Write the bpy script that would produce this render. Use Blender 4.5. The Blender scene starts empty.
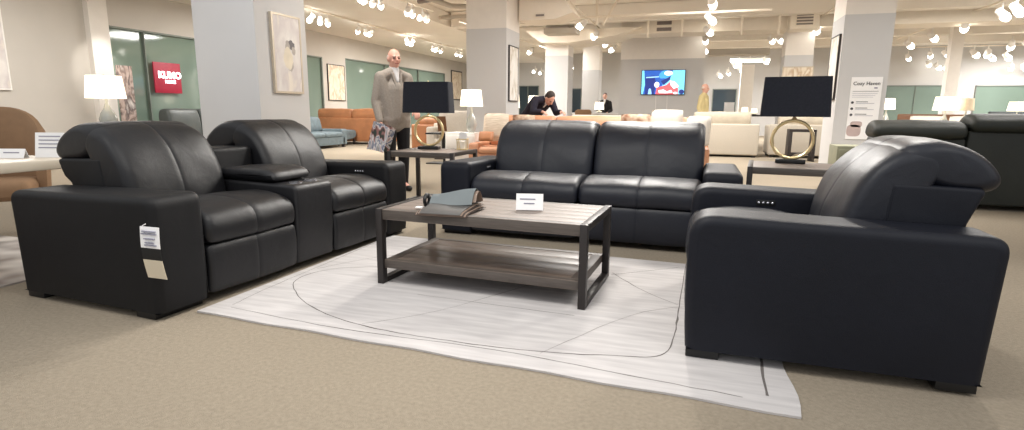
import bpy, bmesh, math, random
from mathutils import Vector, Matrix, noise
random.seed(7)
PI = math.pi
COL = bpy.context.scene.collection

# ------------------------------------------------------------------ materials
def lin(c):
    return tuple(((v/255)/12.92 if v/255 <= .04045 else ((v/255+.055)/1.055)**2.4) for v in c)

def mat(name, rgb, rough=.6, metal=0., var=.08, vscale=6., bump=0., bscale=200., emit=0., spec=.5, coat=0., stretch=None, rgb2=None, detail=4.):
    m = bpy.data.materials.new(name); m.use_nodes = True
    nt = m.node_tree; N = nt.nodes; L = nt.links
    b = N['Principled BSDF']
    c = lin(rgb)
    tc = N.new('ShaderNodeTexCoord')
    mp = N.new('ShaderNodeMapping'); L.new(tc.outputs['Object'], mp.inputs['Vector'])
    if stretch: mp.inputs['Scale'].default_value = stretch
    nz = N.new('ShaderNodeTexNoise'); nz.inputs['Scale'].default_value = vscale; nz.inputs['Detail'].default_value = detail
    L.new(mp.outputs['Vector'], nz.inputs['Vector'])
    mx = N.new('ShaderNodeMix'); mx.data_type = 'RGBA'
    c2 = lin(rgb2) if rgb2 else tuple(v*(1+var) for v in c)
    c1 = c if rgb2 else tuple(v*(1-var) for v in c)
    mx.inputs[6].default_value = (*c1, 1); mx.inputs[7].default_value = (*c2, 1)
    cr = N.new('ShaderNodeMapRange'); cr.inputs[1].default_value = .3; cr.inputs[2].default_value = .7
    L.new(nz.outputs['Fac'], cr.inputs[0]); L.new(cr.outputs[0], mx.inputs[0])
    L.new(mx.outputs[2], b.inputs['Base Color'])
    b.inputs['Roughness'].default_value = rough; b.inputs['Metallic'].default_value = metal
    b.inputs['Specular IOR Level'].default_value = spec
    b.inputs['Coat Weight'].default_value = coat
    if emit:
        L.new(mx.outputs[2], b.inputs['Emission Color']); b.inputs['Emission Strength'].default_value = emit
        m.cycles.emission_sampling = 'NONE'
    if bump:
        n2 = N.new('ShaderNodeTexNoise'); n2.inputs['Scale'].default_value = bscale; n2.inputs['Detail'].default_value = 3
        L.new(mp.outputs['Vector'], n2.inputs['Vector'])
        bp = N.new('ShaderNodeBump'); bp.inputs['Strength'].default_value = bump; bp.inputs['Distance'].default_value = .01
        L.new(n2.outputs['Fac'], bp.inputs['Height']); L.new(bp.outputs['Normal'], b.inputs['Normal'])
    return m

def leather(name, rgb, rough=.4, wr=.16, spec=.5):
    m = mat(name, rgb, rough, var=.15, vscale=3., spec=spec)
    nt = m.node_tree; N = nt.nodes; L = nt.links; b = N['Principled BSDF']
    tc = N.new('ShaderNodeTexCoord')
    v = N.new('ShaderNodeTexVoronoi'); v.inputs['Scale'].default_value = 330
    n1 = N.new('ShaderNodeTexNoise'); n1.inputs['Scale'].default_value = 9; n1.inputs['Detail'].default_value = 3; n1.inputs['Distortion'].default_value = .6
    for n in (v, n1): L.new(tc.outputs['Object'], n.inputs['Vector'])
    b1 = N.new('ShaderNodeBump'); b1.inputs['Strength'].default_value = wr; b1.inputs['Distance'].default_value = .02
    b2 = N.new('ShaderNodeBump'); b2.inputs['Strength'].default_value = .22; b2.inputs['Distance'].default_value = .002
    L.new(n1.outputs['Fac'], b1.inputs['Height']); L.new(v.outputs['Distance'], b2.inputs['Height'])
    L.new(b1.outputs['Normal'], b2.inputs['Normal']); L.new(b2.outputs['Normal'], b.inputs['Normal'])
    return m

M = {}
M['leather'] = leather('black_leather', (19, 19, 22), .45, .16, .42)
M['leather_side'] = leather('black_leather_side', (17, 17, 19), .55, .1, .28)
M['leather_navy'] = leather('navy_black_leather', (21, 24, 34), .43, .16, .45)
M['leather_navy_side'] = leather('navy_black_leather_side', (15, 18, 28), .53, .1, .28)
M['black'] = mat('black_plastic', (14, 14, 15), .5)
M['chrome'] = mat('chrome', (210, 210, 215), .2, 1.)
M['carpet'] = mat('carpet', (144, 133, 117), .95, rgb2=(158, 147, 130), vscale=55, bump=.5, bscale=260, spec=.1)
M['wood_top'] = mat('greybrown_wood', (112, 100, 92), .5, rgb2=(130, 117, 108), vscale=7, stretch=(1.2, 14, 14), detail=6, bump=.06, bscale=40)
M['wood_edge'] = mat('greybrown_wood_edge', (76, 69, 64), .5, rgb2=(92, 84, 78), vscale=7, stretch=(1.2, 14, 14), detail=6)
M['wood_dark'] = mat('shelf_wood', (96, 84, 76), .42, rgb2=(118, 104, 94), vscale=7, stretch=(1.2, 14, 14), detail=6)
M['darkmetal'] = mat('bronze_black_metal', (52, 48, 47), .45, .4)
M['gold'] = mat('gold_metal', (226, 204, 156), .35, .7)
M['shade_black'] = mat('black_linen_shade', (36, 38, 47), .9, vscale=60, var=.15)
M['shade_white'] = mat('lit_white_shade', (255, 244, 224), .9, emit=1.1, var=.02)
M['shade_beige'] = mat('beige_shade', (226, 208, 178), .9, emit=.25)  # faint glow put into the shade although this lamp is unlit
M['glass'] = mat('smoky_glass', (176, 178, 172), .1, coat=.5)
M['white'] = mat('white_paint', (236, 232, 226), .6, var=.03)
M['paper'] = mat('white_paper', (244, 243, 242), .7, var=.02)
M['paper_beige'] = mat('beige_card', (216, 204, 180), .7, var=.03)
M['ink'] = mat('grey_ink', (150, 150, 165), .7)
M['ink_dark'] = mat('dark_ink', (70, 70, 74), .7)
M['wall_tan'] = mat('tan_wall', (196, 190, 181), .85, var=.02, vscale=2)
M['wall_grey'] = mat('grey_wall', (196, 194, 192), .85, var=.02, vscale=2)
M['col_cool'] = mat('column_grey', (201, 200, 199), .85, var=.015, vscale=2)
M['col_white'] = mat('column_white', (232, 226, 218), .85, var=.02)
M['ceil'] = mat('cream_ceiling', (234, 227, 216), .9, var=.03, vscale=1)
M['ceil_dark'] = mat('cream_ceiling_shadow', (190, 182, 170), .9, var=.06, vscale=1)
M['duct'] = mat('white_duct', (236, 226, 210), .7, var=.02)
M['grille'] = mat('vent_grille', (128, 118, 112), .6)
M['window_glass'] = mat('green_glass', (120, 138, 126), .06, var=.12, vscale=.5, spec=.8)
M['win_frame'] = mat('window_frame', (118, 126, 118), .6)
M['dark_glass'] = mat('dark_blue_glass', (46, 58, 66), .1, var=.2, vscale=.7)
M['red'] = mat('red_sign', (150, 26, 50), .5, emit=.35)
M['neon'] = mat('neon_white', (250, 248, 255), .5, emit=3.)
M['lamp'] = mat('spot_lens', (255, 250, 240), .5, emit=9.)
M['tan_leather'] = leather('cognac_leather', (184, 124, 84), .5)
M['tan_light'] = leather('light_cognac_leather', (206, 150, 116), .5)
M['beige'] = mat('beige_fabric', (194, 185, 170), .95, vscale=40, var=.05, bump=.2, bscale=300)
M['beige_in'] = mat('beige_fabric_cushion', (190, 179, 160), .95, vscale=12, var=.07)
M['cream'] = mat('cream_fabric', (238, 230, 218), .95, vscale=30, var=.04)
M['blue'] = mat('bluegrey_velvet', (108, 122, 128), .8, vscale=10, var=.14)
M['green'] = leather('dark_green_leather', (29, 33, 27), .55, .15)
M['charcoal'] = mat('charcoal_fabric', (74, 78, 80), .9, vscale=20)
M['window_sofa'] = leather('grey_black_leather', (70, 76, 74), .42)
M['table_cream'] = mat('cream_tabletop', (222, 210, 190), .4, rgb2=(212, 198, 176), vscale=5, stretch=(10, 1, 1))
M['chair_tan'] = mat('tan_upholstery', (150, 118, 88), .85, vscale=15, var=.06)
M['skin'] = mat('skin', (226, 170, 150), .55, var=.05)
M['skin2'] = mat('skin_deeper', (206, 158, 138), .55, var=.05)  # slightly deeper skin tone for the other men
M['hair_grey'] = mat('grey_hair', (206, 190, 178), .8)
M['hair_dark'] = mat('dark_hair', (52, 42, 38), .7)
M['jacket'] = mat('grey_tweed', (160, 150, 140), .95, vscale=60, var=.1)
M['navy'] = mat('navy_cloth', (36, 34, 48), .9)
M['trouser'] = mat('black_cloth', (24, 23, 26), .9)
M['shirt'] = mat('white_shirt', (236, 232, 230), .85)
M['yellow'] = mat('yellow_shirt', (200, 182, 132), .9)
M['lip'] = mat('lip', (178, 108, 100), .6)
M['eye'] = mat('eye', (60, 45, 40), .4)
M['brown_wood'] = mat('brown_wood', (122, 84, 58), .5, vscale=6, stretch=(1, 8, 8))
M['frame_dark'] = mat('dark_frame', (48, 42, 40), .5)
M['frame_silver'] = mat('champagne_frame', (196, 184, 166), .35, .5)

# ------------------------------------------------------------------ object helpers
def finish(bm, angle=42):
    bmesh.ops.recalc_face_normals(bm, faces=bm.faces)
    return bm

def obj(name, bm, m, parent=None, loc=None, rotz=0, smooth=True, angle=42, label=None):
    bmesh.ops.recalc_face_normals(bm, faces=bm.faces)
    me = bpy.data.meshes.new(name); bm.to_mesh(me); bm.free()
    for x in (m if isinstance(m, (list, tuple)) else [m]): me.materials.append(x)
    if smooth:
        me.shade_smooth(); me.set_sharp_from_angle(angle=math.radians(angle))
    o = bpy.data.objects.new(name, me); COL.objects.link(o)
    if parent: o.parent = parent
    if loc: o.location = loc
    o.rotation_euler.z = rotz
    if label: o['label'] = label
    return o

def tag(o, label, cat, group=None, kind=None):
    if label: o['label'] = label
    if cat: o['category'] = cat
    if group: o['group'] = group
    if kind: o['kind'] = kind
    return o

def thing(name, label, cat, loc=(0, 0, 0), rotz=0, group=None):
    o = bpy.data.objects.new(name, None); COL.objects.link(o)
    o.empty_display_size = .1
    o.location = loc; o.rotation_euler = (0, 0, rotz)
    return tag(o, label, cat, group)

def struct(name, bm, m, parent=None, smooth=False):
    o = obj(name, bm, m, parent, smooth=smooth)
    if not parent: o['kind'] = 'structure'
    return o

def dup(root, loc, rotz=None, label=None):
    r = root.copy(); COL.objects.link(r); r.location = loc
    if rotz is not None: r.rotation_euler = (0, 0, rotz)
    if label: r['label'] = label
    for ch in list(root.children):
        c = ch.copy(); COL.objects.link(c); c.parent = r
        for g in list(ch.children):
            d = g.copy(); COL.objects.link(d); d.parent = c
    return r

def B(): return bmesh.new()

def box(bm, x0, x1, y0, y1, z0, z1, bev=0., seg=2, mi=0):
    vs = [bm.verts.new((x, y, z)) for z in (z0, z1) for y in (y0, y1) for x in (x0, x1)]
    fs = [bm.faces.new([vs[i] for i in f]) for f in ((0, 2, 3, 1), (4, 5, 7, 6), (0, 1, 5, 4), (2, 6, 7, 3), (0, 4, 6, 2), (1, 3, 7, 5))]
    for f in fs: f.material_index = mi
    if bev:
        es = list({e for f in fs for e in f.edges})
        bmesh.ops.bevel(bm, geom=es, offset=bev, segments=seg, affect='EDGES', profile=.5)
    return bm

def bx(*a, **k): return box(B(), *a, **k)

def ring_faces(bm, rings, closed=True, mi=0):
    for a, b in zip(rings[:-1], rings[1:]):
        n = len(a)
        for i in range(n if closed else n-1):
            f = bm.faces.new((a[i], a[(i+1) % n], b[(i+1) % n], b[i])); f.material_index = mi

def lathe(bm, prof, seg=24, c=(0, 0), mi=0, cap=True):
    rings = [[bm.verts.new((c[0]+r*math.cos(2*PI*i/seg), c[1]+r*math.sin(2*PI*i/seg), z)) for i in range(seg)] for r, z in prof]
    ring_faces(bm, rings, mi=mi)
    if cap:
        for r in (rings[0], rings[-1]): bm.faces.new(r).material_index = mi
    return bm

def tube(bm, pts, r, seg=10, closed=False, mi=0):
    pts = [Vector(p) for p in pts]; n = len(pts); rings = []
    up = Vector((0, 0, 1))
    for i, p in enumerate(pts):
        a = pts[(i-1) % n] if (closed or i > 0) else p
        b = pts[(i+1) % n] if (closed or i < n-1) else p
        t = (b-a).normalized()
        u = t.cross(up)
        if u.length < .05: u = t.cross(Vector((1, 0, 0)))
        u.normalize(); v = u.cross(t)
        rr = r[i] if isinstance(r, (list, tuple)) else r
        rings.append([bm.verts.new(p+u*rr*math.cos(2*PI*k/seg)+v*rr*math.sin(2*PI*k/seg)) for k in range(seg)])
    if closed: rings.append(rings[0])
    ring_faces(bm, rings, mi=mi)
    if not closed:
        for q in (rings[0], rings[-1]): bm.faces.new(q).material_index = mi
    return bm

def prism(bm, prof, x0, x1, axis='x', mi=0):
    def P(a, b, w): return {'x': (w, a, b), 'y': (a, w, b), 'z': (a, b, w)}[axis]
    r0 = [bm.verts.new(P(a, b, x0)) for a, b in prof]; r1 = [bm.verts.new(P(a, b, x1)) for a, b in prof]
    ring_faces(bm, [r0, r1], mi=mi)
    bm.faces.new(r0).material_index = mi; bm.faces.new(r1).material_index = mi
    return bm

def chaikin(p, it=2, q=.25):
    for _ in range(it):
        o = []
        for i in range(len(p)):
            a, b = p[i], p[(i+1) % len(p)]
            o += [(a[0]*(1-q)+b[0]*q, a[1]*(1-q)+b[1]*q), (a[0]*q+b[0]*(1-q), a[1]*q+b[1]*(1-q))]
        p = o
    return p

def rpoly(pts, rad, seg=5):
    out = []
    n = len(pts)
    for i in range(n):
        p = Vector(pts[i]); a = (Vector(pts[i-1])-p); b = (Vector(pts[(i+1) % n])-p)
        r = rad[i] if isinstance(rad, (list, tuple)) else rad
        r = min(r, a.length*.45, b.length*.45)
        A = p+a.normalized()*r; C = p+b.normalized()*r
        for k in range(seg+1):
            t = k/seg
            q = A*(1-t)**2+p*2*t*(1-t)+C*t*t
            out.append((q.x, q.y))
    return out

def pad(bm, prof, x0, x1, r, puff=0., seams=(), amp=.0, mi=0, nmid=9, ne=5, sd=.009, zmin=None, dome=0.):
    """soft pad: a closed (depth, height) profile swept along x with rounded ends and stitched seams"""
    area = sum(prof[i][0]*prof[(i+1) % len(prof)][1]-prof[(i+1) % len(prof)][0]*prof[i][1] for i in range(len(prof)))
    if area < 0: prof = prof[::-1]
    n = len(prof); nor = []
    ca = sum(q[0] for q in prof)/n; cb = sum(q[1] for q in prof)/n
    for i in range(n):
        a, b = prof[i-1], prof[(i+1) % n]
        t = Vector((b[0]-a[0], b[1]-a[1])); t = t.normalized() if t.length > 1e-9 else Vector((1, 0))
        nor.append((t.y, -t.x))
    sl = []
    for k in range(ne):
        ph = PI/2*k/ne
        sl.append((x0+r*(1-math.cos(PI/2-ph)) if 0 else x0+r*(1-math.cos(ph)) if 0 else x0+r*(1-math.sin(PI/2-ph)), r*(1-math.sin(ph))))
    w = x1-x0
    xs = [x0+r+(w-2*r)*k/nmid for k in range(nmid+1)]
    mid = [(x, 0.) for x in xs if all(abs(x-s) > .02 for s in seams)]
    for s in seams: mid += [(s-.014, 0.), (s-.005, sd*.6), (s, sd), (s+.005, sd*.6), (s+.014, 0.)]
    mid.sort()
    end = [(x0+x1-x, o) for x, o in sl][::-1]
    rings = []; seamx = {q[0] for q in mid}
    for x, o in sl+mid+end:
        pf = puff*max(0, math.sin(PI*(x-x0)/w))**.6 if puff else 0
        ring = []
        for (a, b), nn in zip(prof, nor):
            d = -o+pf
            if amp: d += amp*noise.noise(Vector((x*5+a*3, a*6, b*6+x0*3)))
            if dome and o > 0 and x not in seamx:
                k = 1-o/r*dome
                qa, qb = ca+(a-ca)*k+nn[0]*(d+o), cb+(b-cb)*k+nn[1]*(d+o)
            else: qa, qb = a+nn[0]*d, b+nn[1]*d
            if zmin is not None: qb = max(qb, zmin)
            ring.append(bm.verts.new((x, qa, qb)))
        rings.append(ring)
    ring_faces(bm, rings, mi=mi)
    for q in (rings[0], rings[-1]): bm.faces.new(q).material_index = mi
    return bm

def cushion(bm, c, w, h, t, mi=0, n=10):
    """scatter cushion standing in the xz plane, thickness along y"""
    top, bot = {}, {}
    for i in range(n+1):
        for j in range(n+1):
            u, v = 2*i/n-1, 2*j/n-1
            th = t*.5*((1-abs(u)**3.2)*(1-abs(v)**3.2))**.5
            pin = 1-.06*(u*u*v*v)-.05*(1-abs(u*v))*(abs(u)**4+abs(v)**4)*.5
            x, z = c[0]+u*w/2*pin, c[2]+v*h/2*pin
            top[i, j] = bm.verts.new((x, c[1]-th, z))
            bot[i, j] = top[i, j] if (i in (0, n) or j in (0, n)) else bm.verts.new((x, c[1]+th, z))
    for i in range(n):
        for j in range(n):
            for d in (top, bot):
                f = bm.faces.new((d[i, j], d[i+1, j], d[i+1, j+1], d[i, j+1])); f.material_index = mi
    return bm

def text(name, body, size, m, parent, loc, rot, align='CENTER', ext=.001, bold=0.):
    cu = bpy.data.curves.new(name, 'FONT'); cu.body = body; cu.size = size; cu.align_x = align; cu.align_y = 'CENTER'
    cu.extrude = ext; cu.offset = bold; cu.resolution_u = 3
    t = bpy.data.objects.new(name+'_tmp', cu); COL.objects.link(t)
    bpy.context.view_layer.update()
    me = bpy.data.meshes.new_from_object(t.evaluated_get(bpy.context.evaluated_depsgraph_get()))
    bpy.data.objects.remove(t); bpy.data.curves.remove(cu)
    me.materials.clear(); me.materials.append(m); me.name = name
    o = bpy.data.objects.new(name, me); COL.objects.link(o)
    o.parent = parent; o.location = loc; o.rotation_euler = rot
    return o

# ------------------------------------------------------------------ people helpers
def cap(bm, p0, r0, p1, r1, seg=12):
    p0, p1 = Vector(p0), Vector(p1); t = (p1-p0)
    if t.length < 1e-5: t = Vector((0, 0, 1e-4))
    L = t.length; t.normalize()
    u = t.cross(Vector((0, 1, 0)));
    if u.length < .1: u = t.cross(Vector((1, 0, 0)))
    u.normalize(); v = t.cross(u)
    prof = [(-r0*math.cos(PI/2*k/4), r0*math.sin(PI/2*k/4)) for k in range(5)]
    prof += [(L+r1*math.sin(PI/2*k/4), r1*math.cos(PI/2*k/4)) for k in range(5)]
    rings = []
    for a, r in prof:
        r = max(r, .0006)
        rings.append([bm.verts.new(p0+t*a+(u*math.cos(2*PI*k/seg)+v*math.sin(2*PI*k/seg))*r) for k in range(seg)])
    ring_faces(bm, rings); bm.faces.new(rings[0]); bm.faces.new(rings[-1])

def ell(bm, c, r, rot=None):
    mtx = Matrix.Translation(c) @ (rot.to_4x4() if rot else Matrix()) @ Matrix.Diagonal((*r, 1))
    bmesh.ops.create_uvsphere(bm, u_segments=18, v_segments=12, radius=1, matrix=mtx)

def blob(name, bm, m, parent, voxel=.011, it=4, label=None):
    bmesh.ops.recalc_face_normals(bm, faces=bm.faces)
    me = bpy.data.meshes.new(name+'_src'); bm.to_mesh(me); bm.free()
    t = bpy.data.objects.new(name+'_src', me); COL.objects.link(t)
    r = t.modifiers.new('r', 'REMESH'); r.mode = 'VOXEL'; r.voxel_size = voxel
    s = t.modifiers.new('s', 'SMOOTH'); s.factor = .5; s.iterations = it
    bpy.context.view_layer.update()
    out = bpy.data.meshes.new_from_object(t.evaluated_get(bpy.context.evaluated_depsgraph_get()))
    bpy.data.objects.remove(t); bpy.data.meshes.remove(me)
    out.name = name; out.materials.clear(); out.materials.append(m); out.shade_smooth()
    o = bpy.data.objects.new(name, out); COL.objects.link(o); o.parent = parent
    if label: o['label'] = label
    return o

def hand(bm, w, d, n, side, curl=.5, s=1.):
    """palm, four unequal bent fingers and a thumb; w wrist, d pointing direction, n palm normal"""
    w = Vector(w); d = Vector(d).normalized(); n = Vector(n); n = (n-d*n.dot(d)).normalized(); x = d.cross(n)*side
    cap(bm, w, .026*s, w+d*.03*s, .028*s)
    for k in range(4):
        o = (k-1.5)*.019*s
        cap(bm, w+d*.02*s+x*o*.7, .014*s, w+d*.088*s+x*o, .0125*s, 8)
        ln = (.036, .042, .039, .03)[k]*s
        a = w+d*.088*s+x*o
        b = a+(d*math.cos(curl)+n*math.sin(curl))*ln
        c = b+(d*math.cos(2*curl)+n*math.sin(2*curl))*ln*.75
        cap(bm, a, .0105*s, b, .0095*s, 8); cap(bm, b, .0095*s, c, .0075*s, 8)
    a = w+d*.03*s-x*.028*s; b = a+(d*.6-x*.6+n*.4).normalized()*.04*s; c = b+(d*.9+n*.5).normalized()*.03*s
    cap(bm, a, .014*s, b, .011*s, 8); cap(bm, b, .011*s, c, .009*s, 8)

def fwd_right(cd, dn): return cd.cross(-dn).normalized()

def person(label, loc, rotz, J, top_m, leg_m, hair_m, skin_m, shirt_m=None, bald=False, voxel=.011, hem=.12, sleeves=True, handdir=None, curl=.6):
    V = Vector; J = {k: V(v) for k, v in J.items()}
    root = thing('person', label, 'person', loc, rotz)
    hc = J['head']; up = J['head_up'].normalized(); fw = J['face'].normalized(); fw = (fw-up*fw.dot(up)).normalized(); rt = fw.cross(up)
    R = Matrix((rt, fw, up)).transposed()
    def h(x, y, z): return hc+rt*x+fw*y+up*z
    bm = B()
    ell(bm, h(0, -.012, .022), (.074, .092, .098), R); ell(bm, h(0, .018, -.05), (.054, .066, .074), R)
    ell(bm, h(0, .05, -.095), (.027, .026, .02), R)
    cap(bm, h(0, .088, .008), .009, h(0, .106, -.026), .015); ell(bm, h(0, .07, .022), (.05, .02, .012), R)
    for s in (-1, 1):
        ell(bm, h(.076*s, -.012, -.01), (.012, .02, .032), R); ell(bm, h(.036*s, .062, -.035), (.022, .02, .02), R)
    cap(bm, h(0, -.015, -.06), .055, J['neck'], .062)
    cap(bm, J['neck'], .06, J['chest'], .1); cap(bm, J['chest'], .12, J['pelvis'], .115)
    for s in 'LR':
        cap(bm, J['neck'], .05, J['sh'+s], .05)
        cap(bm, J['sh'+s], .052, J['el'+s], .04); cap(bm, J['el'+s], .039, J['wr'+s], .027)
        cap(bm, J['pelvis'], .1, J['hip'+s], .085); cap(bm, J['hip'+s], .083, J['kn'+s], .055); cap(bm, J['kn'+s], .053, J['an'+s], .036)
        cap(bm, J['an'+s], .036, J['an'+s]+V((0, -.14, -.05)), .03)
        d = (J['wr'+s]-J['el'+s]).normalized()
        if handdir and s in handdir: d = V(handdir[s])
        hand(bm, J['wr'+s], d, V((0, 0, 0))-V((1 if s == 'R' else -1, .35, .1)) if abs(d.z) > .6 else V((0, 0, -1)), 1 if s == 'R' else -1, curl)
    body = blob('body', bm, skin_m, root, voxel=min(voxel, .0085) if voxel < .014 else voxel, it=2)
    # clothing
    bm = B()
    cap(bm, J['neck']+(J['chest']-J['neck'])*.12, .075, J['chest'], .13); cap(bm, J['chest'], .14, J['pelvis'], .135)
    dn = (J['pelvis']-J['chest']).normalized()
    for s in 'LR':
        cap(bm, J['neck'], .07, J['sh'+s], .068); cap(bm, J['sh'+s], .074, J['hip'+s]+(J['pelvis']-J['hip'+s])*.25, .115)
        cap(bm, J['hip'+s], .112, J['hip'+s]+V((0, 0, -hem)), .105)
        cap(bm, J['sh'+s], .074, J['el'+s], .059)
        e = J['wr'+s]+(J['el'+s]-J['wr'+s])*.08
        if sleeves: cap(bm, J['el'+s], .058, e, .046)
    cap(bm, J['hipL']+V((0, 0, -hem)), .1, J['hipR']+V((0, 0, -hem)), .1)
    blob('jacket' if shirt_m else 'shirt', bm, top_m, root, voxel=voxel)
    if shirt_m:
        bm = B()
        cd = J['face'].copy(); cd = (cd-dn*cd.dot(dn)).normalized() if 'front' not in J else J['front'].normalized()
        a = J['neck']+cd*.045; b = J['neck']+(J['chest']-J['neck'])*.55+cd*.098
        cap(bm, a+dn*-.02, .05, b, .022)
        cap(bm, J['neck']-dn*.02, .066, J['neck']-dn*.035, .064)
        blob('shirt', bm, shirt_m, root, voxel=voxel)
    if shirt_m:
        for s in 'LR':   # turned-back lapels
            sg = 1 if s == 'R' else -1; rr = fwd_right(cd, dn)
            bm = B(); cap(bm, J['neck']+cd*.075+rr*.055*sg+dn*.03, .022, J['chest']+cd*.128+rr*.03*sg+dn*.02, .010)
            blob('lapel', bm, top_m, root, voxel=.01, it=1)
    bm = B()
    for s in 'LR':
        cap(bm, J['pelvis'], .11, J['hip'+s], .1); cap(bm, J['hip'+s], .1, J['kn'+s], .076); cap(bm, J['kn'+s], .075, J['an'+s]+V((0, 0, -.02)), .06)
    blob('trousers', bm, leg_m, root, voxel=voxel)
    for s in 'LR':
        bm = B(); a = J['an'+s]
        cap(bm, (a.x, a.y+.03, .045), .045, (a.x, a.y-.16, .036), .036)
        blob('shoe', bm, M['black'], root, voxel=.01)
    bm = B()
    if bald:
        for s in (-1, 1): ell(bm, h(.066*s, -.035, .012), (.016, .05, .034), R)
        ell(bm, h(0, -.088, -.01), (.062, .022, .04), R)
    else:
        ell(bm, h(0, -.03, .045), (.083, .092, .09), R); ell(bm, h(0, -.07, -.0), (.07, .05, .07), R)
    blob('hair', bm, hair_m, root, voxel=.008, it=3)
    for s in (-1, 1):
        bm = B(); ell(bm, h(.033*s, .078, .0), (.013, .01, .007), R); obj('eye', bm, M['eye'], root)
        bm = B(); cap(bm, h(.018*s, .088, .022), .004, h(.05*s, .078, .024), .0035); obj('eyebrow', bm, hair_m, root)
    bm = B(); cap(bm, h(-.022, .083, -.062), .005, h(.022, .083, -.062), .005); obj('mouth', bm, M['lip'], root)
    return root

# ------------------------------------------------------------------ the setting
struct('floor', bx(-14, 26, -3, 31, -.1, 0), M['carpet'])
struct('ceiling', bx(-14, 26, 4.5, 31, 4.0, 4.1), M['ceil'])
struct('ceiling_dropped_left', bx(-12.2, -7.3, 3.0, 29.5, 3.58, 3.99), M['ceil'])
WX = -12.0
bm = B()
box(bm, WX-.2, WX, -3, 9.2, 0, 3.58)
box(bm, WX-.2, WX, 9.2, 16.54, 2.8, 3.58); box(bm, WX-.2, WX, 9.2, 16.54, 0, .3)
box(bm, WX-.2, WX, 16.54, 17.85, 0, 3.58)
box(bm, WX-.2, WX, 17.85, 26.35, 2.88, 3.58); box(bm, WX-.2, WX, 17.85, 26.35, 0, .3)
box(bm, WX-.2, WX, 26.35, 29.5, 0, 3.58)
struct('wall_left', bm, M['wall_tan'])
def window(n, x, y0, y1, z0, z1, mull, axis='y', glass='window_glass'):
    def bb(b, a0, a1, c0, c1, e0, e1):
        if axis == 'y': box(b, x+e0, x+e1, a0, a1, c0, c1)
        else: box(b, a0, a1, x+e0, x+e1, c0, c1)
    s = 1 if axis == 'y' else -1
    lo, hi = (-.1, -.07) if s > 0 else (-.03, -.005)
    b = B(); bb(b, y0, y1, z0, z1, lo, hi)
    w = struct(f'window_{n}', b, M[glass])
    b = B()
    flo, fhi = (-.07, .0) if s > 0 else (-.06, -.004)
    bb(b, y0, y0+.04, z0, z1, flo, fhi); bb(b, y1-.04, y1, z0, z1, flo, fhi); bb(b, y0, y1, z1-.04, z1, flo, fhi); bb(b, y0, y1, z0, z0+.05, flo, fhi)
    for q in mull: bb(b, q-.012, q+.012, z0, z1, flo, fhi)
    obj('window_frame', b, M['win_frame'], w, smooth=False)
    return w
window(1, WX, 9.2, 16.54, .3, 2.8, [10.05, 12.6, 14.6])
window(2, WX, 17.85, 26.35, .3, 2.88, [20.6, 23.5])
struct('trim_1', bx(WX, WX+.14, 8.74, 9.14, 0, 3.58), M['col_white'])
# back wall and far openings
bm = B(); box(bm, -14, 26, 29.5, 29.7, 0, 4.0); struct('wall_back', bm, M['wall_grey'])
window(3, 29.49, 7.9, 10.3, .7, 2.32, [9.1], 'x')
window(4, 29.49, 11.3, 19., .7, 2.3, [13.2, 15.6], 'x')
window(5, 29.49, .7, 1.8, .6, 2.2, [], 'x', 'dark_glass')
window(6, 29.49, -9.1, -8.0, .6, 2.4, [-8.6], 'x', 'dark_glass')
window(7, 29.49, -6.3, -5.7, .3, 2.25, [], 'x', 'dark_glass')
struct('wall_right', bx(25.8, 26, -3, 29.5, 0, 4.0), M['wall_grey'])

def column(n, x0, x1, y0, y1, brk, side=None):
    c = struct(f'trim_column_{n}', bx(x0, x1, y0, y1, 0, brk), M['col_cool'])
    obj('column_head', bx(x0+.002, x1-.002, y0+.002, y1-.002, brk, 4.0), M['col_white'], c, smooth=False)
    return c
column(1, -6.88, -5.81, 6.55, 7.62, 3.3)
column(2, -4.65, -3.77, 11.3, 12.2, 2.74)
column(3, 2.32, 3.07, 11.3, 12.2, 2.74)
column(4, -4.5, -3.78, 17.25, 18.0, 2.74)
column(5, 2.2, 2.9, 17.3, 18.0, 2.62)
column(6, -4.25, -3.6, 22.0, 22.6, 2.64)
c = struct('trim_2', bx(7.62, 7.95, 22, 22.3, 0, 4.0), M['col_white'])
c = struct('trim_3', bx(1.57, 2.04, 24.0, 24.3, 0, 2.9), M['col_white'])
# wall that carries the television
w = struct('wall_television', bx(-2.43, .17, 19.0, 19.25, 0, 2.74), M['wall_grey'])
obj('wall_head', bx(-2.43, .17, 19.002, 19.248, 2.74, 4.0), M['col_white'], w, smooth=False)

# beams, ducts, soffits
struct('ceiling_beam_1', bx(-2.2, 2.2, 17.0, 17.95, 3.27, 3.9), M['duct'])
struct('ceiling_beam_2', bx(2.9, 16, 17.0, 17.9, 3.3, 3.9), M['duct'])
for i, (y, z) in enumerate([(16.3, 3.55), (19.8, 3.62), (22.6, 3.66), (25.6, 3.7)]):
    struct(f'ceiling_beam_{i+3}', bx(-7.2, 25, y, y+.35, z, 3.99), M['ceil'])
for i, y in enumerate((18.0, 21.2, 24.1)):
    struct(f'ceiling_shade_strip_{i+1}', bx(-7.2, 25, y, y+.9, 3.93, 3.99), M['ceil_dark'])  # dark strips hung under the deck, painting in the shade between beams
bm = prism(B(), [(-5.0, 3.42), (-4.52, 3.08), (-3.72, 3.05), (-2.3, 3.22), (-1.6, 3.42)], 16.75, 18.3, 'y')
struct('ceiling_column_capital', bm, M['duct'])
bm = prism(B(), [(-3.72, 2.98), (-2.95, 2.98), (-2.55, 3.1), (-3.1, 3.95), (-3.72, 3.95)], 12.0, 12.75, 'y')
struct('ceiling_duct_1', bm, M['duct'])
struct('ceiling_duct_2', bx(-3.7, -2.9, 14.0, 14.5, 2.96, 3.08), M['ceil_dark'])
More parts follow.
